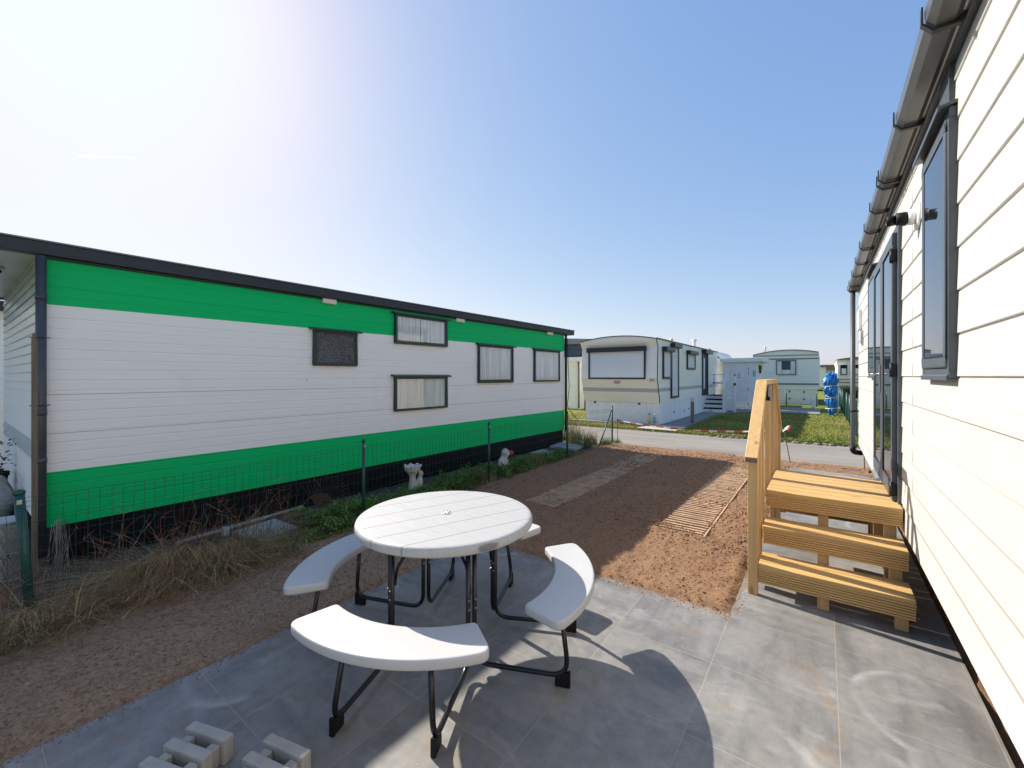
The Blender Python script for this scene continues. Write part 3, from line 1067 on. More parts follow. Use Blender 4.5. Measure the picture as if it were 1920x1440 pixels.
def cwin(ya, yb, za, zb, kind, seed):
    fw, d = 0.035, 0.05
    g = MB()
    g.box(0.0, d, ya, yb, za, za + fw)
    g.box(0.0, d, ya, yb, zb - fw, zb)
    g.box(0.0, d, ya, ya + fw, za + fw, zb - fw)
    g.box(0.0, d, yb - fw, yb, za + fw, zb - fw)
    f = obj('window', g, 'greenframe', gc, 0.004)
    g = MB()
    g.prism([(0.0, zb + 0.004), (d + 0.045, zb - 0.008), (d + 0.045, zb + 0.014), (0.0, zb + 0.034)], 1, ya - 0.05, yb + 0.05)
    obj('rain_hood', g, 'greenframe', f, 0.003)
    g = MB()
    if kind == 'frosted':
        g.box(0.026, 0.032, ya + fw, yb - fw, za + fw, zb - fw)
        obj('frosted_pane', g, 'frosted', f)
        return
    g.box(0.036, 0.039, ya + fw, yb - fw, za + fw, zb - fw)
    obj('pane', g, 'glass', f)
    g = MB()
    g.box(0.009, 0.0095, ya + fw, yb - fw, za + fw, zb - fw)
    obj('dark_interior', g, 'gasket' if kind != 'beige' else 'curtainb', f)
    a, b, c, e = ya + fw, yb - fw, za + fw, zb - fw
    if kind == 'net':
        cm = curtain_mesh(a, b - 0.05, c + 0.03, e, 0.023, 0.0125, 9, seed)
        obj('curtain', cm, 'curtain', f)
    elif kind == 'split':
        cm = curtain_mesh(a, b - 0.03, c + 0.02, e, 0.023, 0.0115, 8, seed, (0.475, 0.488))
        obj('curtain', cm, 'curtain', f)
    elif kind == 'beige':
        cm = curtain_mesh(a, a + (b - a) * 0.53, c, e, 0.024, 0.010, 5, seed)
        obj('curtain', cm, 'curtainb', f)
        cm = curtain_mesh(a + (b - a) * 0.5, b, c, e, 0.019, 0.009, 6, seed + 3)
        obj('curtain', cm, 'curtain', f)
    elif kind == 'cutout':
        g2 = MB()
        w = b - a
        for (p, q2) in ((0, 0.23), (0.39, 0.62), (0.8, 1.0)): g2.box(0.016, 0.018, a + w * p, a + w * q2, c, e)
        for (p, q2) in ((0.23, 0.39), (0.62, 0.8)):
            g2.box(0.016, 0.018, a + w * p, a + w * q2, c, c + (e - c) * 0.1)
            g2.box(0.016, 0.018, a + w * p, a + w * q2, c + (e - c) * 0.8, e)
        obj('curtain', g2, 'curtain', f)
        g2 = MB()
        for (p, q2) in ((0.23, 0.39), (0.62, 0.8)): g2.box(0.0125, 0.0135, a + w * p, a + w * q2, c + (e - c) * 0.1, c + (e - c) * 0.8)
        obj('blind', g2, 'shutter', f)
cwin(-6.276, -5.654, 1.81, 2.28, 'frosted', 1)
cwin(-5.006, -3.923, 2.177, 2.638, 'split', 2)
cwin(-5.012, -3.923, 1.125, 1.666, 'beige', 3)
cwin(-3.118, -2.06, 1.54, 2.272, 'net', 4)
cwin(-1.281, -0.224, 1.545, 2.273, 'cutout', 5)

# weathered post tied to the caravan's corner
g = MB()
g.box(-5.40, -5.35, 0.458, 0.498, -0.05, 1.99)
g.box(-5.396, -5.354, 0.462, 0.494, 1.9905, 2.03)
tag(obj('wooden_post', g, 'oldwood', bevel=0.004), 'weathered wooden post wired to the corner pipe of the green caravan', 'post')

# ------------------------------------------------------------------ wire fence in front of it
fx = -4.28
fe = thing('wire_fence', 'low green wire mesh fence with thin posts in front of the green caravan', 'fence', (fx, 4.0, 0))
def wire_mesh(y0, y1, top, vsp, hz, x, seed, r=0.0016):
    rg = random.Random(seed)
    g = MB()
    y = y0
    while y <= y1:
        w = 0.012 * sin(y * 2.1) + 0.006 * sin(y * 5.3)
        pts = [(x + w + rg.uniform(-0.002, 0.002), y + rg.uniform(-0.003, 0.003), z) for z in (0.0, top * 0.33, top * 0.66, top)]
        g.tube(pts, r, 3, cap=False)
        y += vsp
    for z in hz:
        pts = []
        n = int((y1 - y0) / (vsp / 2))
        for i in range(n + 1):
            yy = y0 + (y1 - y0) * i / n
            w = 0.012 * sin(yy * 2.1) + 0.006 * sin(yy * 5.3)
            pts.append((x + w, yy, z + (0.004 if i % 2 else -0.004) + 0.012 * sin(yy * 1.3 + z * 4) + 0.006 * sin(yy * 3.7)))
        g.tube(pts, r, 3, cap=False)
    return g
obj('wire_mesh', wire_mesh(-2.2, 10.12, 0.86, 0.063, (0.03, 0.14, 0.25, 0.36, 0.47, 0.58, 0.69, 0.8, 0.835, 0.865), fx, 3), 'fencegreen', fe)
def fpost(y, h, lean=0.0, r=0.019, leany=0.0):
    g = MB()
    g.tube([(fx - 0.03, y, -0.05), (fx - 0.03 + lean, y + leany, h)], r, 12)
    g.lathe([(r + 0.004, 0), (r + 0.004, 0.02), (r * 0.6, 0.03), (0, 0.031)], (fx - 0.03 + lean, y + leany, h - 0.012), 12)
    p = obj('post', g, 'fencegreen', fe)
    g = MB()
    g.box(fx - 0.03 + lean + r - 0.004, fx - 0.03 + lean + r + 0.006, y + leany - 0.012, y + leany + 0.012, h - 0.075, h - 0.045)
    obj('clip', g, 'steel', p)
fpost(0.37, 0.9, 0.02, 0.026, -0.06)
fpost(2.93, 0.92)
fpost(5.22, 0.92)
fpost(7.79, 0.92)
fpost(10.13, 0.9)
fpost(-2.1, 0.9)
g = MB()
g.tube([(fx - 0.03, 10.1, 0.82), (fx - 0.02, 9.3, -0.03)], 0.016, 10)
obj('brace', g, 'fencegreen', fe)

# ------------------------------------------------------------------ white caravan on the right
WX = 0.5
wc = thing('white_caravan', 'new white lapboard caravan with anthracite gutter, door and windows beside the steps', 'caravan', (WX, 3.5, 0))
YA, YB = -2.8, 9.42
pitch = 0.195
Z0 = 1.669 - 6 * pitch
def boards(ya, yb):
    g = MB()
    z = Z0
    while z < 3.1:
        z1 = min(z + pitch, 3.12)
        pr = [(WX + 0.02, z), (WX - 0.011, z), (WX - 0.0135, z + 0.003), (WX - 0.0078, z1 - 0.008), (WX - 0.0035, z1 - 0.006), (WX - 0.0035, z1), (WX + 0.02, z1)]
        g.prism(pr, 1, ya, yb)
        # dark band painted below each lap, standing in for its shadow line
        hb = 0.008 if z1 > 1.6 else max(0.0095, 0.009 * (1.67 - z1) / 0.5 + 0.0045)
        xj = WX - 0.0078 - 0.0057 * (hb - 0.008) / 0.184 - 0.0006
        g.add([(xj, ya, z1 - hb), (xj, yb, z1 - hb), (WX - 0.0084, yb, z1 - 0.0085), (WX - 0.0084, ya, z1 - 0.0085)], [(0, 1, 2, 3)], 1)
        z += pitch
    return g
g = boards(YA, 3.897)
obj('siding', g, ['siding', mat('lap_shadow_paint', (0.33, 0.3, 0.26), 0.9)], wc)
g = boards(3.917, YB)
obj('siding', g, ['siding', bpy.data.materials['lap_shadow_paint']], wc)
g = MB()
g.box(WX - 0.009, WX + 0.02, 3.8975, 3.9165, Z0, 3.12)
obj('joint_strip', g, 'siding', wc)
g = MB()
g.box(WX + 0.021, WX + 3.4, YA + 0.01, YB - 0.01, Z0 - 0.02, 3.11)
obj('body', g, 'siding', wc)
g = MB()
g.box(WX + 0.42, WX + 3.2, YA + 0.1, YB - 0.3, -0.05, Z0 - 0.021)  # solid block added to keep out light from the far side
for yy in (0.5, 3.0, 5.5, 8.0): g.box(WX + 0.1, WX + 0.419, yy, yy + 0.08, Z0 - 0.14, Z0 - 0.021)
obj('underframe', g, 'chassis', wc)
g = MB()
g.box(WX - 0.035, WX + 0.02, YA, YB + 0.02, 3.121, 3.26)
obj('fascia', g, 'anthracite', wc)
g = MB()
g.prism([(WX - 0.09, 3.262), (WX - 0.09, 3.275), (WX + 1.7, 3.62), (WX + 3.5, 3.275), (WX + 3.5, 3.262)], 1, YA - 0.05, YB + 0.06)
obj('roof', g, 'roofgrey', wc)
g = MB()
g.box(WX - 0.05, WX - 0.036, YA, YB + 0.02, 3.15, 3.17)
obj('drip_rail', g, 'white', wc)
# gutter: square-ish trough hanging on straps
gx0, gx1, gz = 0.345, 0.452, 3.128
gut = MB()
pr = [(gx1, gz + 0.075), (gx1, gz + 0.012), (gx1 - 0.02, gz), (gx0 + 0.03, gz), (gx0 + 0.004, gz + 0.03), (gx0, gz + 0.085), (gx0 + 0.005, gz + 0.085), (gx0 + 0.01, gz + 0.033), (gx0 + 0.033, gz + 0.006), (gx1 - 0.022, gz + 0.006), (gx1 - 0.006, gz + 0.015), (gx1 - 0.006, gz + 0.075)]
gut.prism(pr, 1, YA, YB - 0.06)
go = obj('gutter', gut, 'gutter', wc)
def gbracket(y):
    g = MB()
    o = 0.006
    pr = [(gx1 + 0.005, gz + 0.13), (gx1 + 0.005, gz + 0.02), (gx1 - 0.012, gz - o), (gx0 + 0.027, gz - o), (gx0 - o, gz + 0.028), (gx0 - o, gz + 0.098), (gx0 - o - 0.006, gz + 0.098), (gx0 - o - 0.007, gz + 0.026), (gx0 + 0.022, gz - o - 0.012), (gx1 + 0.0, gz - o - 0.012), (gx1 + 0.013, gz + 0.0), (gx1 + 0.013, gz + 0.13)]
    g.prism(pr, 1, y - 0.013, y + 0.013)
    g.box(gx1 + 0.0, WX - 0.036, y - 0.02, y + 0.02, gz + 0.03, gz + 0.12)
    return obj('gutter_bracket', g, 'bracket', go)
for y in (-1.2, -0.3, 0.55, 1.45, 2.47, 3.35, 4.22, 4.34, 4.95, 5.6, 6.3, 7.1, 7.95, 8.8, 9.3): gbracket(y)
g = MB()
px_, py_ = 0.41, 9.31
g.tube(fillet([(px_, py_, gz), (px_, py_, 0.37), (px_ + 0.5, py_ + 0.02, 0.35)], 0.09), 0.036, 14)
obj('downpipe', g, 'pipegrey', wc)
g = MB()
g.tube(fillet([(px_, py_, 0.47), (px_, py_, 0.368), (px_ + 0.12, py_, 0.362)], 0.09), 0.041, 14)
obj('pipe_elbow', g, 'gasket', wc)
g = MB()
g.lathe([(0.04, 0), (0.04, 0.03)], (px_, py_, 1.06), 14)
g.box(px_, WX - 0.0, py_ - 0.012, py_ + 0.012, 1.065, 1.09)
obj('pipe_clip', g, 'gasket', wc)

# windows and door (all proud of the boards)
XO = WX - 0.0135
def swin(ya, yb, za, zb):
    d1, d2 = 0.026, 0.034
    g = MB()
    fw = 0.045
    g.box(XO - d1, WX, ya, yb, za, za + fw)
    g.box(XO - d1, WX, ya, yb, zb - fw, zb)
    g.box(XO - d1, WX, ya, ya + fw, za + fw, zb - fw)
    g.box(XO - d1, WX, yb - fw, yb, za + fw, zb - fw)
    f = obj('window', g, 'anthracite', wc, 0.004)
    # sash
    a, b, c, e = ya + 0.028, yb - 0.028, za + 0.05, zb - 0.04
    s = 0.05
    g = MB()
    g.box(XO - d2, XO - 0.008, a, b, c, c + s)
    g.box(XO - d2, XO - 0.008, a, b, e - s, e)
    g.box(XO - d2, XO - 0.008, a, a + s, c + s, e - s)
    g.box(XO - d2, XO - 0.008, b - s, b, c + s, e - s)
    obj('sash', g, 'anthracite', f, 0.008, 2)
    g = MB()
    t = 0.012
    g.box(XO - d2 + 0.003, XO - 0.01, a + s, a + s + t, c + s, e - s)
    g.box(XO - d2 + 0.003, XO - 0.01, b - s - t, b - s, c + s, e - s)
    g.box(XO - d2 + 0.003, XO - 0.01, a + s + t, b - s - t, c + s, c + s + t)
    g.box(XO - d2 + 0.003, XO - 0.01, a + s + t, b - s - t, e - s - t, e - s)
    obj('gasket', g, 'gasket', f)
    g = MB()
    g.box(XO - 0.030, XO - 0.02, a + s + t, b - s - t, c + s + t, e - s - t)
    obj('pane', g, 'darkglass', f)
    g = MB()
    g.prism([(WX, zb + 0.028), (XO - 0.066, zb + 0.008), (XO - 0.066, zb - 0.016), (XO - 0.058, zb - 0.016), (XO - 0.056, zb - 0.002), (WX, zb + 0.01)], 1, ya - 0.01, yb + 0.025)
    obj('rain_hood', g, 'anthracite', f, 0.003)
    g = MB()
    g.prism([(WX, za - 0.001), (XO - 0.034, za - 0.010), (XO - 0.034, za + 0.012), (XO - 0.0275, za + 0.02), (XO - 0.0275, za - 0.001)], 1, ya + 0.004, yb - 0.004)
    obj('sill', g, 'anthracite', f, 0.003)
    return f
swin(2.73, 3.36, 1.66, 2.9)
swin(6.12, 6.98, 1.66, 2.9)
g = MB()
g.box(XO - 0.012, WX, 2.78, 3.0, 2.935, 3.119)
g.box(XO - 0.016, XO - 0.012, 2.78, 2.795, 2.935, 3.119)
obj('panel', g, 'anthracite', wc)
# patio door: outer frame, two leaves
da, db, dz0, dz1 = 4.40, 6.06, 0.62, 2.86
g = MB()
g.box(XO - 0.02, WX, da, da + 0.055, dz0, dz1)
g.box(XO - 0.02, WX, db - 0.055, db, dz0, dz1)
g.box(XO - 0.02, WX, da + 0.055, db - 0.055, dz1 - 0.055, dz1)
dr = obj('patio_door', g, 'anthracite', wc, 0.004)
g = MB()
g.prism([(WX, dz0), (XO - 0.06, dz0), (XO - 0.06, dz0 + 0.02), (XO - 0.03, dz0 + 0.055), (WX, dz0 + 0.055)], 1, da + 0.002, db - 0.002)
obj('threshold', g, 'steel', dr)
mid = (da + db) / 2
for (a, b, lead) in ((da + 0.058, mid - 0.002, False), (mid + 0.002, db - 0.058, True)):
    c, e, s = dz0 + 0.065, dz1 - 0.058, 0.085
    g = MB()
    g.box(XO - 0.05, XO + 0.005, a, b, c, c + 0.13)
    g.box(XO - 0.05, XO + 0.005, a, b, e - s, e)
    g.box(XO - 0.05, XO + 0.005, a, a + s, c + 0.13, e - s)
    g.box(XO - 0.05, XO + 0.005, b - s, b, c + 0.13, e - s)
    lf = obj('door_leaf', g, 'anthracite', dr, 0.007)
    g = MB()
    g.box(XO - 0.042, XO - 0.018, a + s, b - s, c + 0.13, e - s)
    obj('door_pane', g, 'darkglass', dr)
    g = MB()
    for (y0, y1) in ((a + s, a + s + 0.012), (b - s - 0.012, b - s)): g.box(XO - 0.045, XO - 0.0421, y0, y1, c + 0.13, e - s)
    obj('gasket', g, 'gasket', dr)
g = MB()
hy = mid + 0.05
g.box(XO - 0.062, XO - 0.051, hy - 0.018, hy + 0.018, 1.52, 1.78)
obj('handle_plate', g, 'steel', dr, 0.003)
g = MB()
g.tube(fillet([(XO - 0.05, hy, 1.69), (XO - 0.115, hy, 1.69), (XO - 0.115, hy + 0.13, 1.69)], 0.02), 0.010, 10)
obj('door_handle', g, 'chrome', dr)
for z in (0.78, 1.72, 2.62):
    g = MB()
    g.tube([(XO - 0.052, da + 0.062, z - 0.055), (XO - 0.052, da + 0.062, z + 0.055)], 0.013, 10)
    g.box(XO - 0.056, XO - 0.02, da + 0.03, da + 0.1, z - 0.045, z + 0.045)
    obj('hinge', g, 'gasket', dr)
for (y, l) in ((4.32, 0.07), (4.72, 0.1), (5.35, 0.12), (6.12, 0.07)):
    g = MB()
    z = 0.60 if y < 5 else 0.61
    g.tube([(WX, y, z), (XO - l, y, z)], 0.009, 8)
    g.tube([(XO - l - 0.012, y, z), (XO - l + 0.005, y, z)], 0.017, 10)
    g.box(XO - 0.01, WX, y - 0.025, y + 0.025, z - 0.03, z + 0.03)
    obj('door_stop', g, 'gasket' if y > 4.5 else 'pipegrey', wc)
# outside spotlight
ly, lz = 3.695, 2.69
sp = MB()
sp.lathe([(0.088, -0.0), (0.088, -0.008), (0.075, -0.014), (0.0, -0.015)], (WX - 0.012, ly, lz), 28, axis='X')
spo = obj('spotlight', sp, 'white', wc)
g = MB()
g.lathe([(0.045, -0.015), (0.05, -0.03), (0.046, -0.05), (0, -0.052)], (WX - 0.012, ly, lz), 22, axis='X')
obj('lamp_neck', g, 'white', spo)
g = MB()
g.lathe([(0.036, -0.052), (0.04, -0.062), (0.04, -0.105), (0.032, -0.108), (0.03, -0.098), (0, -0.096)], (WX - 0.012, ly, lz), 22, axis='X')
g.lathe([(0.032, -0.1), (0.034, -0.15), (0.028, -0.152), (0.026, -0.14), (0, -0.138)], (WX - 0.012, ly + 0.035, lz + 0.005), 20, axis='X')
g.box(WX - 0.1, WX - 0.07, ly - 0.03, ly + 0.0, lz - 0.05, lz - 0.02)
obj('lamp_head', g, 'gasket', spo)
g = MB()
g.box(WX - 0.05, WX, 8.55, 8.95, 2.42, 2.72)
for k in range(8): g.box(WX - 0.058, WX - 0.05, 8.57, 8.93, 2.44 + k * 0.034, 2.455 + k * 0.034)
obj('wall_vent', g, 'white', wc, 0.003)
g = MB()
g.box(WX - 0.03, WX, 8.25, 8.42, 2.14, 2.36)
g.box(WX - 0.04, WX - 0.03, 8.28, 8.39, 2.17, 2.33)
obj('meter_plate', g, 'steel', wc)

# ------------------------------------------------------------------ wooden steps
wsx0, wsx1 = -0.40, 0.48
ws = thing('wooden_steps', 'new pine steps with grooved treads, platform and slatted handrail at the caravan door', 'steps', (0.04, 4.78, 0))
YC = 4.78
def tread(y0, depth, z, planks, flip=False):
    """one tread: planks on top, grooved fascia board in front"""
    def Y(y): return 2 * YC - y if flip else y
    g = MB()
    w = (depth - 0.0) / planks
    for k in range(planks):
        a, b = Y(y0 + k * w + 0.0035), Y(y0 + (k + 1) * w - 0.0035)
        g.box(wsx0, wsx1, min(a, b), max(a, b), z - 0.032, z)
    t = obj('tread' if planks < 4 else 'platform', g, 'deck', ws, 0.004)
    g = MB()
    n = 6
    hh = 0.106
    zz = z - 0.0325
    prof = [(y0 + 0.003, zz)]
    for k in range(n):
        s = hh / n
        prof += [(y0 + 0.002, zz - 0.003), (y0 + 0.002, zz - s + 0.005), (y0 + 0.010, zz - s + 0.004), (y0 + 0.010, zz - s)]
        zz -= s
    prof += [(y0 + 0.026, zz), (y0 + 0.026, z - 0.0325)]
    prof = [(Y(a), b) for a, b in prof]
    g.prism(prof, 0, wsx0 + 0.002, wsx1 - 0.002)
    obj('riser_board', g, 'deck', t)
    return t
tread(3.70, 0.30, 0.235, 3)
tread(3.98, 0.30, 0.45, 3)
tread(4.26, 1.04, 0.68, 8)
tread(3.70, 0.30, 0.235, 3, True)
tread(3.98, 0.30, 0.45, 3, True)
def leg(x, y, z1, w=0.07, t=0.045):
    g = MB()
    g.box(x - w / 2, x + w / 2, y - t / 2, y + t / 2, 0.0, z1)
    obj('leg', g, 'pine', ws, 0.003)
for fl in (False, True):
    F = (lambda y: 2 * YC - y) if fl else (lambda y: y)
    for x in (0.0, 0.415):
        leg(x, F(3.765), 0.20)
        leg(x, F(4.045), 0.415)
        leg(x, F(4.345), 0.645)
        for (ya_, yb_, z_) in ((3.72, 3.995, 0.187), (4.0, 4.3, 0.40)):
            g = MB()
            g.bar((x + 0.05, F(ya_), z_), (x + 0.05, F(yb_), z_), 0.036, 0.04)
            obj('bearer', g, 'pine', ws)
    for (ya_, yb_, z_) in ((3.75, 4.02, 0.185), (4.03, 4.3, 0.40)):
        g = MB()
        g.bar((-0.36, F(ya_), z_), (-0.36, F(yb_), z_), 0.05, 0.045)
        obj('bearer', g, 'pine', ws)
for x in (-0.33, 0.03, 0.42):
    g = MB()
    g.box(x - 0.022, x + 0.022, 4.30, 5.26, 0.58, 0.653)
    obj('joist', g, 'pine', ws)
# handrail in three lengths
def rail_top(y):
    y = y if y <= YC else 2 * YC - y
    if y < 4.30: return 1.06 + (y - 3.62) * (1.64 - 1.06) / (4.30 - 3.62)
    return 1.64
rx0, rx1 = -0.478, -0.392
tk = 0.042
def rail_piece(y0, y1, nm):
    g = MB()
    z0, z1 = rail_top(y0), rail_top(y1)
    g.add([(rx0, y0, z0 - tk), (rx1, y0, z0 - tk), (rx1, y0, z0), (rx0, y0, z0), (rx0, y1, z1 - tk), (rx1, y1, z1 - tk), (rx1, y1, z1), (rx0, y1, z1)],
          [(0, 1, 2, 3), (7, 6, 5, 4), (0, 4, 5, 1), (1, 5, 6, 2), (2, 6, 7, 3), (3, 7, 4, 0)])
    return obj(nm, g, 'rail', ws, 0.004)
r1 = rail_piece(3.62, 4.298, 'handrail')
rail_piece(4.302, 2 * YC - 4.302, 'handrail')
rail_piece(2 * YC - 4.298, 2 * YC - 3.62, 'handrail')
g = MB()
z0 = rail_top(3.62)
g.add([(rx0 + 0.003, 3.6185, z0 - tk + 0.003), (rx1 - 0.003, 3.6185, z0 - tk + 0.003), (rx1 - 0.003, 3.6185, z0 - 0.003), (rx0 + 0.003, 3.6185, z0 - 0.003)], [(0, 1, 2, 3)])
obj('end_grain', g, 'endgrain', r1)
def baluster(y, z0, w=0.10, t=0.036, x=-0.435):
    g = MB()
    zt = min(rail_top(y - w / 2), rail_top(y + w / 2)) - tk - 0.002
    za, zb_ = rail_top(y - w / 2) - tk - 0.002, rail_top(y + w / 2) - tk - 0.002
    x0, x1, y0, y1 = x - t / 2, x + t / 2, y - w / 2, y + w / 2
    g.add([(x0, y0, z0), (x1, y0, z0), (x1, y1, z0), (x0, y1, z0), (x0, y0, za), (x1, y0, za), (x1, y1, zb_), (x0, y1, zb_)],
          [(0, 3, 2, 1), (4, 5, 6, 7), (0, 1, 5, 4), (1, 2, 6, 5), (2, 3, 7, 6), (3, 0, 4, 7)])
    obj('baluster', g, 'pine', ws, 0.003)
for y, zb, w, t in ((3.715, 0.0, 0.045, 0.066), (3.88, 0.06, 0.09, 0.04), (4.07, 0.06, 0.09, 0.04), (4.25, 0.27, 0.09, 0.04), (4.79, 0.50, 0.095, 0.04), (5.28, 0.0, 0.095, 0.04), (5.44, 0.06, 0.09, 0.04), (5.64, 0.06, 0.09, 0.04), (5.845, 0.0, 0.045, 0.066)):
    baluster(y, zb, w, t)
g = MB()
g.box(-0.414, -0.362, 4.385, 4.40, 1.452, 1.594)
bk = obj('fixing_plate', g, 'gasket', ws)
g = MB()
g.prism([(-0.394, 1.590), (-0.366, 1.590), (-0.364, 1.455), (-0.379, 1.455), (-0.379, 1.475), (-0.394, 1.495)], 1, 4.372, 4.384)
obj('plate_cover', g, 'steel', bk, 0.003)

# ------------------------------------------------------------------ round picnic table
TC = (-1.928, 1.909, 0.0)
ZT = 0.80
pt = thing('picnic_table', 'round white plastic picnic table with four curved benches on a black tube frame', 'table', TC, local=True)
g = MB()
g.lathe([(0.0, ZT), (0.515, ZT), (0.532, ZT - 0.002), (0.543, ZT - 0.009), (0.547, ZT - 0.02), (0.546, ZT - 0.046), (0.54, ZT - 0.055), (0.528, ZT - 0.058), (0.52, ZT - 0.045), (0.0, ZT - 0.045)], (0, 0, 0), 96)
tt = obj('tabletop', g, 'tabletop', pt)
g = MB()
g.lathe([(0.0, ZT + 0.009), (0.013, ZT + 0.009), (0.028, ZT + 0.006), (0.033, ZT + 0.0005)], (0, 0, 0), 28)
cp = obj('parasol_cap', g, 'white', tt)
g = MB()
for k in range(6):
    a = k * pi / 3
    g.box(0.022 * cos(a) - 0.004, 0.022 * cos(a) + 0.004, 0.022 * sin(a) - 0.004, 0.022 * sin(a) + 0.004, ZT + 0.003, ZT + 0.0095)
obj('cap_slots', g, 'chassis', cp)
def bench(th):
    ri, ro, hw = 0.685, 0.925, R(33.5)
    zt, tk2 = 0.487, 0.05
    pts = []
    def corner(r, a, r2, a2, n=7):
        pass
    out = []
    # outline: outer arc, rounded corners, inner arc
    co_, ci = 0.055, 0.03
    ao, ai = co_ / ro, ci / ri
    N = 26
    for i in range(N + 1):
        a = -hw + ao + (2 * hw - 2 * ao) * i / N
        out.append((ro * cos(a), ro * sin(a)))
    def bez(p0, p1, p2, n=6):
        for k in range(1, n):
            t = k / n
            out.append(tuple(p0[j] * (1 - t) ** 2 + 2 * p1[j] * t * (1 - t) + p2[j] * t * t for j in (0, 1)))
    def P(r, a): return (r * cos(a), r * sin(a))
    e0 = out[-1]
    bez(e0, P(ro, hw), P(ro - co_, hw))
    out.append(P(ro - co_, hw))
    out.append(P(ri + ci, hw))
    bez(P(ri + ci, hw), P(ri, hw), P(ri, hw - ai))
    for i in range(N + 1):
        a = hw - ai - (2 * hw - 2 * ai) * i / N
        out.append(P(ri, a))
    bez(P(ri, -hw + ai), P(ri, -hw), P(ri + ci, -hw))
    out.append(P(ri + ci, -hw))
    out.append(P(ro - co_, -hw))
    bez(P(ro - co_, -hw), P(ro, -hw), P(ro, -hw + ao))
    c, s = cos(th), sin(th)
    out = [(x * c - y * s, x * s + y * c) for x, y in out]
    g = MB()
    g.prism(out, 2, zt - tk2, zt)
    o = obj('bench_seat', g, 'plastic', pt, 0.011, 3)
    for p in o.data.polygons: p.use_smooth = len(p.vertices) == 4
    return o
TH0 = R(24)
for k in range(4):
    th = TH0 + k * pi / 2
    bench(th)
    for sg in (1, -1):
        ph = th + sg * pi / 4
        tx, ty = -sin(ph) * (-sg) * 0.02, cos(ph) * (-sg) * 0.02
        rp = 0.35
        P0 = Vector((rp * cos(ph) + tx, rp * sin(ph) + ty, 0))
        fa = th + sg * R(17.5)
        F0 = Vector((0.835 * cos(fa), 0.835 * sin(fa), 0))
        sa = th + sg * R(16)
        S0 = Vector((0.775 * cos(sa), 0.775 * sin(sa), 0))
        path = fillet([(P0.x, P0.y, ZT - 0.047), (P0.x, P0.y, 0.045), (F0.x, F0.y, 0.058), (S0.x, S0.y, 0.44)], 0.10, 8)
        g = MB()
        g.tube(path, 0.0135, 12)
        lg = obj('leg_tube', g, 'blacktube', pt)
        # foot wedge
        d = (F0 - P0).normalized()
        sd = Vector((-d.y, d.x, 0))
        g = MB()
        a = F0 + d * 0.008
        b = F0 - d * 0.075
        vs = []
        for p, z1 in ((a, 0.088), (b, 0.05)):
            for w_ in (-0.013, 0.013):
                vs.append((*(p + sd * w_).xy, 0.0))
                vs.append((*(p + sd * w_).xy, z1))
        g.add(vs, [(0, 2, 3, 1), (4, 5, 7, 6), (0, 1, 5, 4), (2, 6, 7, 3), (1, 3, 7, 5), (0, 4, 6, 2)])
        obj('foot', g, 'blackplastic', lg, 0.005)
        for z in (0.36, 0.41):
            g = MB()
            g.tube([(P0.x - 0.018 * cos(ph), P0.y - 0.018 * sin(ph), z), (P0.x + 0.018 * cos(ph), P0.y + 0.018 * sin(ph), z)], 0.005, 6)
            obj('bolt', g, 'bolt', lg)
for k in range(4):
    ph = TH0 + pi / 4 + k * pi / 2
    g = MB()
    g.tube(fillet([(0.33 * cos(ph), 0.33 * sin(ph), 0.43), (0.31 * cos(ph), 0.31 * sin(ph), 0.56), (0.05 * cos(ph), 0.05 * sin(ph), 0.715), (0.02 * cos(ph), 0.02 * sin(ph), 0.745)], 0.06), 0.009, 8)
    obj('brace', g, 'blacktube', pt)
g = MB()
g.lathe([(0.045, 0.735), (0.045, 0.753), (0, 0.754)], (0, 0, 0), 16)
obj('hub', g, 'blackplastic', pt)

# ------------------------------------------------------------------ concrete pavers in the foreground
def paver(loc, rot, label):
    # three bars joined by two narrower webs
    g = MB()
    L, w, h, gap = 0.232, 0.046, 0.11, 0.092
    for k in range(3):
        g.box(-L / 2, L / 2, -k * gap - w, -k * gap, 0, h)
    for k in range(2):
        for (a, b) in ((-0.095, -0.05), (0.05, 0.095)):
            g.box(a, b, -k * gap - gap + 0.0005, -k * gap - w - 0.0005, 0, h * 0.82)
    for (a, b) in ((-0.06, -0.02), (0.03, 0.07)): g.box(a, b, 0.0005, 0.018, 0, h * 0.8)
    o = obj('grass_paver', g, 'paver', bevel=0.006)
    o.location = loc
    o.rotation_euler = (0, 0, rot)
    return tag(o, label, 'concrete paver', 'loose concrete grass pavers on the patio')
def at_corner(a, b, rot):  # place by the far edge's middle
    return ((a[0] + b[0]) / 2, (a[1] + b[1]) / 2, 0.0)
paver(at_corner((-2.294, 0.689), (-2.077, 0.764), 0), R(19.2), 'three bar concrete grass paver on the patio, nearer the soil edge')
paver(at_corner((-1.945, 0.866), (-1.722, 0.92), 0), R(14.5), 'three bar concrete grass paver on the patio, next to the table foot')

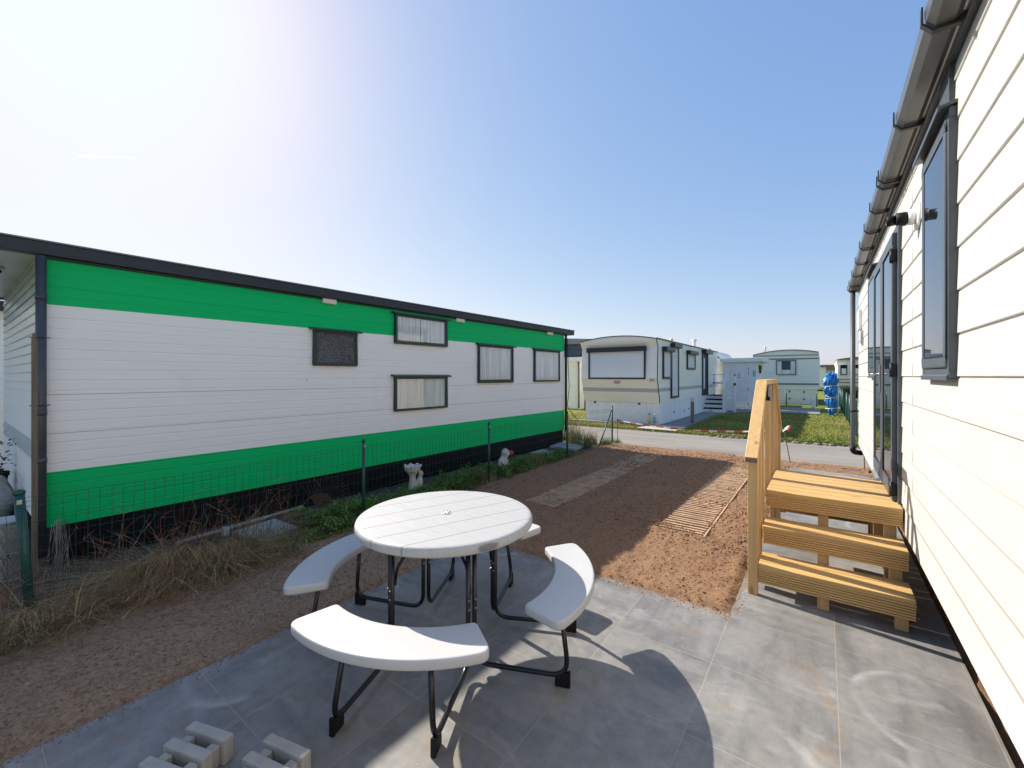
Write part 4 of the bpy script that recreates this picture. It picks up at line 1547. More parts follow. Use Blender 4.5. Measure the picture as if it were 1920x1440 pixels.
# ------------------------------------------------------------------ plants and garden clutter by the fence
def weeds():
    V, Q, C = [], [], []
    off = 0
    def put(t):
        nonlocal off
        V.append(t[0]); Q.append(t[1] + off); C.append(t[2])
        off += len(t[0])
    straw = np.array([(0.66, 0.45, 0.22), (0.46, 0.3, 0.14), (0.84, 0.64, 0.37), (0.26, 0.17, 0.085), (0.42, 0.25, 0.12)])
    green = np.array([(0.15, 0.2, 0.06), (0.2, 0.24, 0.09), (0.1, 0.14, 0.05), (0.3, 0.29, 0.13)])
    rust = np.array([(0.36, 0.1, 0.05), (0.28, 0.09, 0.045), (0.26, 0.16, 0.09)])
    # (x, y, height, blades, lean heading, kind): tussocks that flop over the wire onto the soil
    tuss = [(-4.2, 1.15, 0.5, 520, -0.9, 0), (-4.12, 1.3, 0.42, 420, -0.5, 0), (-4.15, 1.5, 0.42, 330, 0.1, 0), (-4.3, 1.0, 0.48, 300, -1.3, 0), (-4.15, 0.85, 0.36, 300, -1.6, 0), (-4.3, 1.65, 0.4, 240, 0.9, 0),
            (-4.05, 0.45, 0.3, 260, -1.2, 0), (-4.2, 0.2, 0.34, 240, -2.4, 0), (-4.0, 0.0, 0.32, 300, -0.8, 0), (-4.1, -0.3, 0.4, 320, -0.4, 0), (-4.0, -0.6, 0.4, 360, -0.6, 0), (-4.35, -0.1, 0.4, 220, 2.4, 0), (-4.2, 0.6, 0.3, 200, 1.2, 0), (-3.98, 0.62, 0.2, 180, -1.0, 0),
            (-4.1, 1.9, 0.24, 130, 0.3, 1), (-4.05, 1.4, 0.28, 220, 0.5, 1), (-4.0, 0.25, 0.24, 240, 0.0, 1), (-4.0, -0.2, 0.26, 260, -0.2, 1), (-4.2, 0.9, 0.3, 160, 0.4, 1), (-4.3, 2.2, 0.2, 120, 0.0, 1), (-3.95, -0.7, 0.26, 240, 0, 1),
            (-4.45, 1.3, 0.62, 90, 0.6, 2), (-4.4, 1.7, 0.6, 80, 1.0, 2), (-4.5, 0.8, 0.5, 70, 0.2, 2), (-4.3, 2.1, 0.5, 60, 1.3, 2), (-4.15, 1.2, 0.3, 70, 0.0, 2), (-4.1, 1.5, 0.3, 60, 0.5, 2), (-4.12, 1.0, 0.4, 110, -0.4, 2), (-4.2, 1.35, 0.5, 120, 0.2, 2), (-4.2, 0.3, 0.45, 90, 0.4, 2), (-4.15, -0.3, 0.5, 110, 0.2, 2), (-4.25, 1.2, 0.55, 160, 0.3, 1), (-4.2, -0.1, 0.5, 180, 0.5, 1), (-4.3, 1.6, 0.5, 120, 0.6, 1)]
    for (x, y, h, n, head, kind) in tuss:
        n = int(n * 0.62)
        rr = 0.12 * np.sqrt(rng.random(n)) if kind < 2 else 0.2 * np.sqrt(rng.random(n))
        a = rng.random(n) * 6.28
        root = np.stack([x + rr * np.cos(a), y + rr * 1.3 * np.sin(a), np.full(n, 0.0)], 1)
        hh = h * rng.uniform(0.45, 1.15, n)
        pal = (straw, green, rust)[kind]
        c = pal[rng.choice(len(pal), n)] * rng.uniform(0.55, 1.2, (n, 1))
        dr_ = head + rng.normal(0, 0.75, n)
        bend = rng.uniform(0.5, 2.1, n) if kind < 2 else rng.uniform(0.1, 0.9, n)
        put(blades(root, hh, dr_, bend, rng.uniform(0.003, 0.0065, n), c, 7))
    # mop-headed tussocks whose blades arch over and hang down to the soil
    for (x, y, h, n, head) in ((-4.3, 1.2, 0.4, 620, -0.55), (-4.25, 1.42, 0.36, 380, -0.1), (-4.3, 0.95, 0.34, 330, -0.9), (-4.25, 1.7, 0.3, 200, 0.2), (-4.15, 0.35, 0.26, 260, -0.7), (-4.1, -0.1, 0.3, 340, -0.7), (-4.05, -0.5, 0.32, 380, -0.4), (-4.2, -0.75, 0.34, 260, 0.0), (-4.2, 0.62, 0.26, 180, -1.0)):
        rr = 0.07 * np.sqrt(rng.random(n))
        a = rng.random(n) * 6.28
        root = np.stack([x + rr * np.cos(a), y + rr * 1.6 * np.sin(a), np.full(n, 0.0)], 1)
        hh = h * rng.uniform(0.55, 1.1, n)
        c = straw[rng.choice(len(straw), n)] * rng.uniform(0.6, 1.1, (n, 1))
        put(blades(root, hh, head + rng.normal(0, 0.55, n), rng.uniform(0.6, 1.25, n), rng.uniform(0.003, 0.006, n), c, 9, droop=rng.uniform(0.8, 1.02, n)))
    # tangled litter near the ground
    n = 2600
    y = rng.uniform(-0.95, 2.1, n)
    x = -4.08 + rng.normal(0, 0.17, n) - 0.05 * y
    c = straw[rng.choice(5, n)] * rng.uniform(0.35, 1.1, (n, 1))
    put(blades(np.stack([x, y, rng.uniform(0.0, 0.12, n)], 1), rng.uniform(0.03, 0.1, n), rng.random(n) * 6.28, rng.uniform(1.5, 4.0, n), rng.uniform(0.003, 0.006, n), c, 4))
    # single stalks reaching out over the soil
    n = 60
    y = rng.uniform(-0.9, 2.2, n)
    c = straw[rng.choice(5, n)] * rng.uniform(0.8, 1.2, (n, 1))
    put(blades(np.stack([np.full(n, -4.1) + rng.normal(0, 0.1, n), y, np.full(n, 0.03)], 1), rng.uniform(0.25, 0.62, n), rng.normal(0.0, 1.3, n), rng.uniform(0.4, 1.5, n), np.full(n, 0.005), c, 8))
    return np.concatenate(V), np.concatenate(Q), np.concatenate(C)
v, q, c = weeds()
o = fast_mesh('dry_weeds', v, q, M['blade'], c)
o['kind'] = 'stuff'
o['label'] = 'tangled straw-coloured dry weeds along the fence foot'

def twigs():
    g = MB()
    rg = random.Random(11)
    for k in range(95):
        y = rg.uniform(-0.3, 2.2)
        x = rg.uniform(-4.75, -4.2)
        p = Vector((x, y, 0))
        d = Vector((rg.uniform(-0.3, 0.5), rg.uniform(-0.7, 0.9), rg.uniform(0.5, 1.2))).normalized()
        L = rg.uniform(0.25, 0.7)
        pts = []
        for i in range(7):
            pts.append(p + d * (L * i / 6) + Vector((rg.uniform(-1, 1), rg.uniform(-1, 1), -i * 0.25)) * 0.012 * i * 0.5)
        g.tube(pts, [0.0035 * (1 - i / 7.5) for i in range(7)], 4, cap=False, mi=1 if k % 4 == 0 else 0)
        for j in range(4):
            b = pts[rg.randint(2, 6)]
            e = b + Vector((rg.uniform(-1, 1), rg.uniform(-1, 1), rg.uniform(-0.2, 0.9))) * 0.1
            g.tube([b, e], [0.002, 0.0008], 3, cap=False, mi=1 if k % 4 == 0 else 0)
    return g
tw = [mat('brown_twig', (0.3, 0.2, 0.12), 0.9), mat('reddish_twig', (0.34, 0.1, 0.055), 0.9)]
o = obj('dry_twigs', twigs(), tw)
o['kind'] = 'stuff'
o['label'] = 'thin brown and reddish dry twigs standing among the weeds'

def cover():
    V, Q, C = [], [], []
    off = 0
    clumps = []
    rg = np.random.default_rng(9)
    for k in range(230):
        y = rg.uniform(1.5, 8.0)
        w = 0.4
        x = -4.45 + rg.normal(0, 0.17)
        if y > 3.4: x = -4.5 + rg.normal(0, 0.14)
        hgt = rg.uniform(0.06, 0.17)
        if 2.3 < y < 3.6: hgt *= 1.45
        if 4.3 < y < 6.4: hgt *= 1.35
        if abs(y - 2.05) < 0.3: hgt *= 0.5
        if y > 7: hgt *= 0.8
        clumps.append((x, y, hgt, rg.uniform(0.07, 0.15)))
    for (x, y, h, r) in clumps:
        n = 170
        a = rg.random(n) * 6.28
        rr = r * np.sqrt(rg.random(n))
        zz = h * rg.random(n) ** 0.6 * (1 - 0.5 * (rr / r) ** 2)
        cen = np.stack([x + rr * np.cos(a), y + rr * np.sin(a), zz], 1)
        t = rg.random((n, 1))
        shade = rg.uniform(0.7, 1.25)
        col = ((1 - t) * np.array([0.05, 0.12, 0.018]) + t * np.array([0.22, 0.34, 0.06])) * shade
        br_ = rg.random(n) < 0.05
        col[br_] = np.array([0.24, 0.16, 0.06])
        v, q, c = leaf_quads(cen, rg.uniform(-0.4, 0.9, n), rg.uniform(0.02, 0.05, n), col)
        V.append(v); Q.append(q + off); C.append(c)
        off += len(v)
    # thin stems / grass among the leaves
    n = 2600
    y = rg.uniform(1.6, 8.0, n)
    x = -4.42 + rg.normal(0, 0.15, n)
    t = rg.random((n, 1))
    col = (1 - t) * np.array([0.09, 0.14, 0.02]) + t * np.array([0.28, 0.22, 0.09])
    v, q, c = blades(np.stack([x, y, np.zeros(n)], 1), rg.uniform(0.06, 0.2, n), rg.random(n) * 6.28, rg.uniform(0.2, 1.2, n), rg.uniform(0.003, 0.006, n), col, 3)
    V.append(v); Q.append(q + off); C.append(c); off += len(v)
    return np.concatenate(V), np.concatenate(Q), np.concatenate(C)
v, q, c = cover()
o = fast_mesh('ground_cover', v, q, M['leaf'], c)
o['kind'] = 'stuff'
o['label'] = 'low green leafy ground cover growing along the black skirting'

# weeds and tufts at the road end of the fence
def road_weeds():
    V, Q, C = [], [], []
    off = 0
    for (x, y, h, n, green) in ((-4.5, 9.0, 0.5, 160, .7), (-5.0, 9.4, 0.7, 200, .6), (-4.7, 9.7, 0.35, 240, .5), (-5.5, 9.8, 0.6, 200, .6), (-4.3, 9.75, 0.22, 260, .8), (-4.25, 10.2, 0.16, 150, .9), (-5.9, 9.5, 0.5, 150, .6), (-4.33, 5.15, 0.25, 120, .3), (-4.3, 6.6, 0.3, 160, .35), (-4.25, 8.0, 0.14, 140, .8), (-5.3, 10.1, 0.3, 200, .7)):
        a = rng.random(n) * 6.28
        rr = 0.16 * np.sqrt(rng.random(n))
        t = (rng.random((n, 1)) < green)
        col = np.where(t, np.array([[0.12, 0.17, 0.03]]), np.array([[0.32, 0.25, 0.12]])) * rng.uniform(0.6, 1.3, (n, 1))
        v, q, c = blades(np.stack([x + rr * np.cos(a), y + rr * np.sin(a), np.full(n, -0.03)], 1), h * rng.uniform(0.4, 1.1, n), rng.random(n) * 6.28, rng.uniform(0.15, 0.9, n), rng.uniform(0.005, 0.012, n), col, 4)
        V.append(v); Q.append(q + off); C.append(c); off += len(v)
    return np.concatenate(V), np.concatenate(Q), np.concatenate(C)
v, q, c = road_weeds()
o = fast_mesh('wild_grass', v, q, M['blade'], c)
o['kind'] = 'stuff'
o['label'] = 'loose tufts of wild grass by the fence and the road edge'

def slab(x0, x1, y0, y1, z, rot, label, m='aggregate'):
    g = MB()
    g.box(-(x1 - x0) / 2, (x1 - x0) / 2, -(y1 - y0) / 2, (y1 - y0) / 2, 0, 0.05)
    o = obj('stone_slab', g, m, bevel=0.005)
    o.location = ((x0 + x1) / 2, (y0 + y1) / 2, z)
    o.rotation_euler = (R(2), R(1), rot)
    return tag(o, label, 'slab', 'slabs laid in the planted bed')
slab(-4.93, -4.47, 1.82, 2.24, 0.02, R(4), 'grey aggregate slab in the bed in front of the pale pipe')
slab(-4.75, -4.4, 6.35, 6.8, 0.02, R(8), 'grey slab among the leaves just beyond the dog statue', 'concrete')
slab(-4.95, -4.45, 7.35, 7.8, 0.02, R(-5), 'grey slab by the last post in front of the caravan corner', 'concrete')
slab(-5.15, -4.5, 8.45, 9.0, 0.0, R(3), 'pale slab beyond the end of the green caravan', 'concrete')
g = MB()
pa, pb = Vector((-5.02, 1.35, 0.06)), Vector((-5.12, 2.62, 0.075))
g.tube([pa, pb], 0.02, 10)
pobj = obj('old_pipe', g, 'pipe_old')
tag(pobj, 'pale old pipe lying along the black skirting behind the slab', 'pipe')
g = MB()
g.box(-5.06, -5.01, 1.75, 1.8, 0, 0.09)
pp2 = obj('pipe_bracket', g, 'bucket')
pp2.parent = pobj

# leaf rake head leaning at the skirting
rk = thing('leaf_rake', 'rusty leaf rake with its fan of tines up against the black skirting', 'rake', (-4.98, 2.75, 0))
g = MB()
for k in range(15):
    a = R(18 + k * 7.5)
    d = Vector((0.05, cos(a), sin(a)))
    b = Vector((-4.98, 2.75, 0.05))
    g.tube([b + d * 0.08, b + d * 0.38, b + d * 0.42 + Vector((0.04, 0, -0.005))], 0.0028, 4)
obj('tines', g, 'rust', rk)
g = MB()
b = Vector((-4.98, 2.75, 0.05))
vs = [b] + [b + Vector((0.03, cos(R(18 + k * 7.5)), sin(R(18 + k * 7.5)))) * 0.19 for k in range(15)]
g.add(vs, [(0, k, k + 1) for k in range(1, 15)])
obj('rake_head', g, 'rust', rk)
g = MB()
g.tube([(-4.98, 2.75, 0.05), (-4.92, 2.2, 0.03)], 0.012, 8)
obj('handle', g, 'oldwood', rk)

def remesh(o, vs=0.012):
    m = o.modifiers.new('remesh', 'REMESH')
    m.mode = 'VOXEL'
    m.voxel_size = vs
    m.use_smooth_shade = True
# bowl-topped statue
g = MB()
bx, by = -4.83, 4.1
g.lathe([(0.0, 0.0), (0.075, 0.0), (0.07, 0.04), (0.05, 0.1), (0.045, 0.2), (0.06, 0.25), (0.11, 0.3), (0.125, 0.36), (0.105, 0.36), (0.08, 0.31), (0, 0.3)], (bx, by, 0), 20)
g.ball((bx + 0.03, by + 0.11, 0.1), (0.05, 0.05, 0.12))
g.ball((bx + 0.04, by + 0.12, 0.23), (0.04, 0.04, 0.05))
for k in range(7): g.ball((bx + 0.115 * cos(k * 0.9), by + 0.115 * sin(k * 0.9), 0.365), 0.022, 8)
o = obj('bird_bath', g, 'statue')
remesh(o)
tag(o, 'small weathered white stone bird bath with a figure at its foot beside the fence', 'statue')
# dog statue with red ball
dg = thing('dog_statue', 'weathered white dog figure holding a red ball beside the fence post', 'statue', (-4.52, 5.84, 0))
g = MB()
dx, dy = -4.52, 5.84
g.ball((dx, dy, 0.13), (0.075, 0.085, 0.14))
g.ball((dx + 0.03, dy + 0.03, 0.18), (0.06, 0.06, 0.13))
g.ball((dx + 0.03, dy + 0.05, 0.33), (0.065, 0.07, 0.075))
g.ball((dx + 0.06, dy + 0.11, 0.31), (0.035, 0.06, 0.035))
g.ball((dx - 0.02, dy + 0.03, 0.31), (0.02, 0.03, 0.07))
g.ball((dx + 0.085, dy + 0.03, 0.31), (0.02, 0.03, 0.07))
g.tube([(dx + 0.06, dy + 0.09, 0.0), (dx + 0.05, dy + 0.07, 0.2)], 0.026, 8)
g.tube([(dx, dy + 0.1, 0.0), (dx + 0.0, dy + 0.08, 0.2)], 0.026, 8)
g.ball((dx + 0.08, dy - 0.02, 0.04), (0.05, 0.06, 0.045))
g.lathe([(0.0, -0.02), (0.13, -0.02), (0.13, 0.01), (0, 0.012)], (dx, dy + 0.02, 0), 20)
b_ = obj('body', g, 'statue', dg)
remesh(b_)
g = MB()
g.ball((dx + 0.075, dy + 0.15, 0.315), 0.05)
obj('ball', g, 'red', dg)

# clutter at the left end of the green caravan
g = MB()
g.lathe([(0, 0.0), (0.1, 0.0), (0.135, 0.26), (0.15, 0.265), (0.15, 0.28), (0.128, 0.28), (0.095, 0.02), (0, 0.02)], (-6.1, 0.34, 0.06), 26)
tag(obj('bucket', g, 'bucket'), 'white plastic bucket standing left of the fence post', 'bucket')
def wire_roll(cx, cy, r, h, z0, label, m):
    g = MB()
    rg = random.Random(4)
    for k in range(26):
        t0 = k * 2 * pi / 26
        for sgn in (1, -1):
            pts = []
            for i in range(12):
                a = t0 + sgn * i * 0.22
                rr = r * (1 + 0.08 * sin(a * 3)) * (0.85 + 0.15 * ((k % 3) / 2))
                pts.append((cx + rr * cos(a), cy + rr * sin(a), z0 + h * i / 11))
            g.tube(pts, 0.0022, 3, cap=False)
    for z in (0.0, h * 0.5, h):
        for q_ in (1, 0.85):
            g.tube([(cx + r * q_ * cos(a), cy + r * q_ * sin(a), z0 + z) for a in np.linspace(0, 6.28, 22)], 0.003, 3, cap=False)
    return tag(obj('wire_roll', g, m), label, 'wire roll')
wire_roll(-5.16, 0.345, 0.075, 0.42, 0.08, 'roll of grey chicken wire standing beside the fence post', 'steel')
g = MB()
rg = random.Random(3)
for k in range(34):
    a = rg.uniform(0, 6.28)
    r_ = 0.05 * rg.random()
    x_, y_ = -5.18, 0.6
    g.tube([(x_ + r_ * cos(a), y_ + r_ * sin(a), 0.44 + rg.uniform(-.03, .03)), (x_ + r_ * 1.5 * cos(a + .6), y_ + 1.5 * r_ * sin(a + .6), 0.22), (x_ + r_ * 2 * cos(a), y_ + 2 * r_ * sin(a), 0.0)], 0.002, 3, cap=False)
tag(obj('wire_bundle', g, 'steel'), 'bundle of loose pale wires hanging below the caravan corner', 'wire')
g = MB()
g.ball((-6.75, 0.34, 0.36), (0.14, 0.12, 0.24), 14)
g.ball((-6.74, 0.35, 0.6), (0.06, 0.06, 0.07), 12)
o = obj('sack', g, 'sack')
remesh(o, 0.02)
tag(o, 'grey tied sack leaning at the far left behind the bucket', 'sack')
pot = thing('plant_pot', 'dark plant pot with withered flowers at the far left edge', 'plant pot', (-7.4, 0.3, 0))
g = MB()
g.lathe([(0, 0.3), (0.12, 0.3), (0.16, 0.56), (0.17, 0.56), (0.17, 0.6), (0.14, 0.6), (0.13, 0.55), (0, 0.54)], (-7.4, 0.3, 0), 20)
g.box(-7.6, -7.2, 0.1, 0.48, 0, 0.3)
obj('pot', g, 'chassis', pot)
n = 240
cen = np.stack([-7.4 + rng.normal(0, 0.12, n), 0.3 + rng.normal(0, 0.1, n), rng.uniform(0.58, 0.95, n)], 1)
t = rng.random((n, 1))
v, q, c = leaf_quads(cen, rng.uniform(-0.6, 0.9, n), rng.uniform(0.03, 0.07, n), (1 - t) * np.array([0.05, 0.07, 0.03]) + t * np.array([0.2, 0.12, 0.12]))
v = v - np.array([-7.4, 0.3, 0])
o = fast_mesh('foliage', v, q, M['leaf'], c)
o.parent = pot
lb = thing('neighbour_caravan', 'white caravan wall with a dark roof edge at the far left edge', 'caravan', (-13.0, -1.5, 0))
g = MB()
g.box(-15, -12.0, -6, 3.0, 0.0, 2.85)
obj('wall', g, 'cladwhite', lb)
g = MB()
g.box(-15.1, -11.8, -6.2, 3.2, 2.851, 3.02)
obj('roof', g, 'fascia', lb)

# ------------------------------------------------------------------ cream caravan across the road
cc = thing('cream_caravan', 'cream caravan with a wide shuttered front window and white skirting across the road', 'caravan', (-5.8, 16, 0))
cx0, cx1, cy0, cy1 = -7.16, -4.4, 14.28, 23.85
# side profile of the front: (y offset, z)
fp = [(0.0, 0.77), (-0.27, 1.6), (-0.2, 2.66), (-0.36, 2.9)]
def arch(x):
    t = (x - (cx0 + cx1) / 2) / ((cx1 - cx0) / 2)
    return 2.9 + 0.145 * (1 - t * t)
def front_y(z):
    for (a, za), (b, zb) in zip(fp[:-1], fp[1:]):
        if za <= z <= zb: return cy0 + a + (b - a) * (z - za) / (zb - za)
    return cy0 + fp[-1][0]
bands = [(0.77, 1.13, 0), (1.13, 1.26, 2), (1.26, 1.6, 0), (1.6, 2.55, 1), (2.55, 2.66, 3), (2.66, 2.79, 0), (2.79, 2.9, 1)]
g = MB()
for z0, z1, mi in bands:
    n = max(1, int((z1 - z0) / 0.075))
    for k in range(n):
        a, b = z0 + (z1 - z0) * k / n, z0 + (z1 - z0) * (k + 1) / n
        ya, yb = front_y(a), front_y(b)
        # little lap at each board
        g.add([(cx0, ya - 0.008, a), (cx1, ya - 0.008, a), (cx1, yb, b), (cx0, yb, b)], [(0, 1, 2, 3)], mi)
        g.add([(cx0, ya, a), (cx1, ya, a), (cx1, ya - 0.008, a), (cx0, ya - 0.008, a)], [(0, 1, 2, 3)], mi)
N = 14
for k in range(N):
    xa, xb = cx0 + (cx1 - cx0) * k / N, cx0 + (cx1 - cx0) * (k + 1) / N
    y_ = front_y(2.9)
    g.add([(xa, y_, 2.9), (xb, y_, 2.9), (xb, y_, arch(xb)), (xa, y_, arch(xa))], [(0, 1, 2, 3)], 1)
obj('wall', g, ['cream', 'offwhite', 'stripegrey', 'shutter'], cc)
g = MB()
for z0, z1, mi in [(0.77, 1.15, 1), (1.15, 1.27, 2), (1.27, 2.6, 1), (2.6, 2.66, 3), (2.66, 2.9, 1)]:
    n = max(1, int((z1 - z0) / 0.075))
    for k in range(n):
        a, b = z0 + (z1 - z0) * k / n, z0 + (z1 - z0) * (k + 1) / n
        for X_, s_ in ((cx1, 1), (cx0, -1)):
            g.add([(X_ + s_ * 0.008, front_y(a), a), (X_ + s_ * 0.008, cy1, a), (X_, cy1, b), (X_, front_y(b), b)], [(0, 1, 2, 3)], mi)
            g.add([(X_, front_y(a), a), (X_, cy1, a), (X_ + s_ * 0.008, cy1, a), (X_ + s_ * 0.008, front_y(a), a)], [(0, 1, 2, 3)], mi)
obj('wall', g, ['cream', 'offwhite', 'stripegrey', 'shutter'], cc)
g = MB()
pr = [(cx0 - 0.03, 2.89)] + [(cx0 + (cx1 - cx0) * k / N, arch(cx0 + (cx1 - cx0) * k / N) + 0.012) for k in range(N + 1)] + [(cx1 + 0.03, 2.89)]
g.prism(pr, 1, cy0 - 0.30, cy1 + 0.05)
obj('roof_shell', g, 'offwhite', cc)
g = MB()
for k in range(N):
    xa, xb = cx0 + (cx1 - cx0) * k / N, cx0 + (cx1 - cx0) * (k + 1) / N
    g.bar((xa, front_y(2.9) - 0.01, arch(xa) + 0.015), (xb, front_y(2.9) - 0.01, arch(xb) + 0.015), 0.03, 0.028)
g.bar((cx1 + 0.02, front_y(2.9), 2.92), (cx1 + 0.02, cy1, 2.92), 0.03, 0.045)
pts = [(cx1 + 0.012, front_y(z) - 0.012, z) for z in (0.78, 1.2, 1.6, 2.1, 2.66, 2.9)]
g.tube(pts, 0.015, 6)
obj('roof_trim', g, 'greenframe', cc)
g = MB()
w = (cx1 - cx0 - 0.06) / 26
for k in range(26): g.box(cx0 + 0.03 + k * w + 0.003, cx0 + 0.03 + (k + 1) * w - 0.003, cy0 + 0.02, cy0 + 0.035, 0.0, 0.77)
g.box(cx0 + 0.03, cx1 - 0.02, cy0 + 0.036, cy1 - 0.05, 0.0, 0.765)
y = cy0 + 0.05
while y < cy1 - 0.2:
    g.box(cx1 - 0.02, cx1 - 0.008, y, y + 0.6, 0.0, 0.768)
    y += 0.606
obj('skirting', g, 'skirtwhite', cc)
for x in (-6.75, -5.1):
    g = MB()
    g.tube([(x, cy0 + 0.0, 0.72), (x, cy0 + 0.03, 0.72)], 0.035, 12)
    obj('vent_hole', g, 'gasket', cc)
for (y, z) in ((16.0, 0.35), (17.4, 0.3), (18.1, 0.35)):
    g = MB()
    g.tube([(cx1 - 0.02, y, z), (cx1 + 0.005, y, z)], 0.04, 10)
    obj('vent_hole', g, 'gasket', cc)
# roller shutters: frame, box and slats
def shutter_front(x0, x1, z0, z1):
    yf = min(front_y(z0), front_y(z1)) - 0.035
    g = MB()
    fw = 0.055
    g.box(x0, x1, yf, yf + 0.10, z0, z0 + fw)
    g.box(x0, x0 + fw, yf, yf + 0.10, z0 + fw, z1)
    g.box(x1 - fw, x1, yf, yf + 0.10, z0 + fw, z1)
    f = obj('roller_shutter', g, 'shutterframe', cc)
    g = MB()
    g.box(x0 - 0.05, x1 + 0.03, yf - 0.07, yf + 0.06, z1 - 0.01, z1 + 0.155)
    obj('shutter_box', g, 'shutterframe', f, 0.01)
    g = MB()
    z = z0 + fw
    while z < z1 - 0.02:
        g.prism([(yf + 0.06, z), (yf + 0.028, z + 0.004), (yf + 0.022, z + 0.022), (yf + 0.028, z + 0.041), (yf + 0.06, z + 0.043)], 0, x0 + fw, x1 - fw)
        z += 0.0435
    obj('slats', g, 'shutter', f)
shutter_front(-6.87, -4.78, 1.57, 2.53)
def shutter_side(y0, y1, z0, z1, box=True):
    xf = cx1 + 0.03
    g = MB()
    fw = 0.07
    g.box(cx1 - 0.02, xf + 0.03, y0, y1, z0, z0 + fw)
    g.box(cx1 - 0.02, xf + 0.03, y0, y0 + fw, z0 + fw, z1)
    g.box(cx1 - 0.02, xf + 0.03, y1 - fw, y1, z0 + fw, z1)
    f = obj('roller_shutter', g, 'shutterframe', cc)
    if box:
        g = MB()
        g.box(cx1 - 0.02, xf + 0.15, y0 - 0.03, y1 + 0.03, z1, z1 + 0.16)
        obj('shutter_box', g, 'shutterframe', f, 0.02)
    g = MB()
    z = z0 + fw
    while z < z1 - 0.01:
        g.prism([(cx1, z), (xf, z + 0.004), (xf + 0.004, z + 0.022), (xf, z + 0.04), (cx1, z + 0.042)], 1, y0 + fw, y1 - fw)
        z += 0.045
    obj('slats', g, 'shutter', f)
shutter_side(14.55, 15.5, 1.58, 2.52)
shutter_side(15.5, 16.45, 0.88, 2.7)
shutter_side(17.7, 19.0, 1.95, 2.55)
# doorway with box over it
g = MB()
g.box(cx1 - 0.02, cx1 + 0.05, 20.35, 20.5, 0.8, 2.72)
g.box(cx1 - 0.02, cx1 + 0.05, 21.35, 21.5, 0.8, 2.72)
g.box(cx1 - 0.02, cx1 + 0.22, 20.3, 21.7, 2.70, 2.87)
dw = obj('doorway', g, 'shutterframe', cc)
g = MB()
g.box(cx1 - 0.01, cx1 + 0.02, 20.5, 21.35, 0.8, 2.7)
obj('door', g, 'gasket', dw)
g = MB()
g.box(cx1 + 0.02, cx1 + 0.03, 20.62, 20.85, 1.1, 2.5)
obj('door_pane', g, 'shutter', dw)
def flue(x, y, z0, h, r, m, par):
    g = MB()
    g.tube([(x, y, z0), (x, y, z0 + h)], r, 12)
    g.lathe([(r * 1.5, z0 + h - 0.09), (r * 1.5, z0 + h), (0, z0 + h + 0.02)], (x, y, 0), 12)
    obj('flue', g, m, par)
flue(-4.75, 16.9, 2.9, 0.22, 0.04, 'steel', cc)
flue(-4.55, 19.6, 2.9, 0.38, 0.07, 'white', cc)
# maker's oval and pitch number
g = MB()
yo = front_y(1.47) - 0.012
n = 24
def oval(cx, cz, rx, rz, yy, mi=0):
    pts = [(cx + rx * cos(2 * pi * k / n), cz + rz * sin(2 * pi * k / n)) for k in range(n)]
    g.prism(pts, 1, yy - 0.004, yy + 0.02, mi)
oval(-5.8, 1.47, 0.15, 0.065, yo)
g.box(-5.9, -5.7, yo - 0.0065, yo - 0.004, 1.485, 1.51, 1)
g.box(-5.88, -5.72, yo - 0.0065, yo - 0.004, 1.425, 1.45, 1)
obj('badge', g, [mat('pink_badge', (0.7, 0.45, 0.48), 0.5), mat('badge_red', (0.45, 0.06, 0.1), 0.5)], cc)
def text_part(s, size, loc, rot, m, par, name, ext=0.002):
    cu = bpy.data.curves.new(name, 'FONT')
    cu.body = s
    cu.size = size
    cu.extrude = ext
    t = bpy.data.objects.new(name, cu)
    COL.objects.link(t)
    bpy.context.view_layer.update()
    me = bpy.data.meshes.new_from_object(t.evaluated_get(bpy.context.evaluated_depsgraph_get()))
    bpy.data.objects.remove(t)
    me.transform(Matrix.Translation(Vector(loc) - WL.get(par.name, Vector((0, 0, 0)))) @ Matrix.Rotation(rot[2], 4, 'Z') @ Matrix.Rotation(rot[0], 4, 'X'))
    me.materials.clear()
    me.materials.append(M[m])
    o = bpy.data.objects.new(name, me)
    COL.objects.link(o)
    o.parent = par
    return o
text_part('331', 0.13, (-4.66, front_y(1.58) - 0.02, 1.5), (R(90), 0, 0), 'gasket', cc, 'number')

# two garden figures at its corner (plain figurines)
def gnome(x, y, ma, mb_, label):
    t = thing('garden_figure', label, 'figurine', (x, y, 0.06), 0, 'garden figures at the caravan corner')
    g = MB()
    g.ball((x, y, 0.24), (0.05, 0.045, 0.1), 12)
    g.ball((x, y, 0.385), (0.05, 0.048, 0.052), 12)
    for s in (-1, 1):
        g.tube([(x + s * 0.024, y, 0.18), (x + s * 0.026, y - 0.005, 0.07)], [0.024, 0.02], 8)
        g.ball((x + s * 0.028, y - 0.02, 0.075), (0.022, 0.036, 0.016), 8)
        g.tube([(x + s * 0.045, y, 0.31), (x + s * 0.07, y - 0.01, 0.24), (x + s * 0.06, y - 0.03, 0.19)], 0.015, 8)
    b = obj('body', g, 'statue', t)
    remesh(b, 0.008)
    g = MB()
    g.lathe([(0.062, 0.15), (0.056, 0.22), (0.05, 0.3), (0.03, 0.325)], (x, y, 0), 16)
    obj('clothing', g, ma, t)
    g = MB()
    g.lathe([(0.054, 0.4), (0.05, 0.43), (0.025, 0.455), (0, 0.46)], (x, y, 0), 14)
    obj('hat', g, mb_, t)
gnome(-4.64, 13.98, 'gnome_yellow', 'gnome_blue', 'small garden figure in yellow clothes at the caravan corner')
gnome(-4.48, 14.02, 'gnome_blue', 'shutter', 'small garden figure in light blue clothes at the caravan corner')

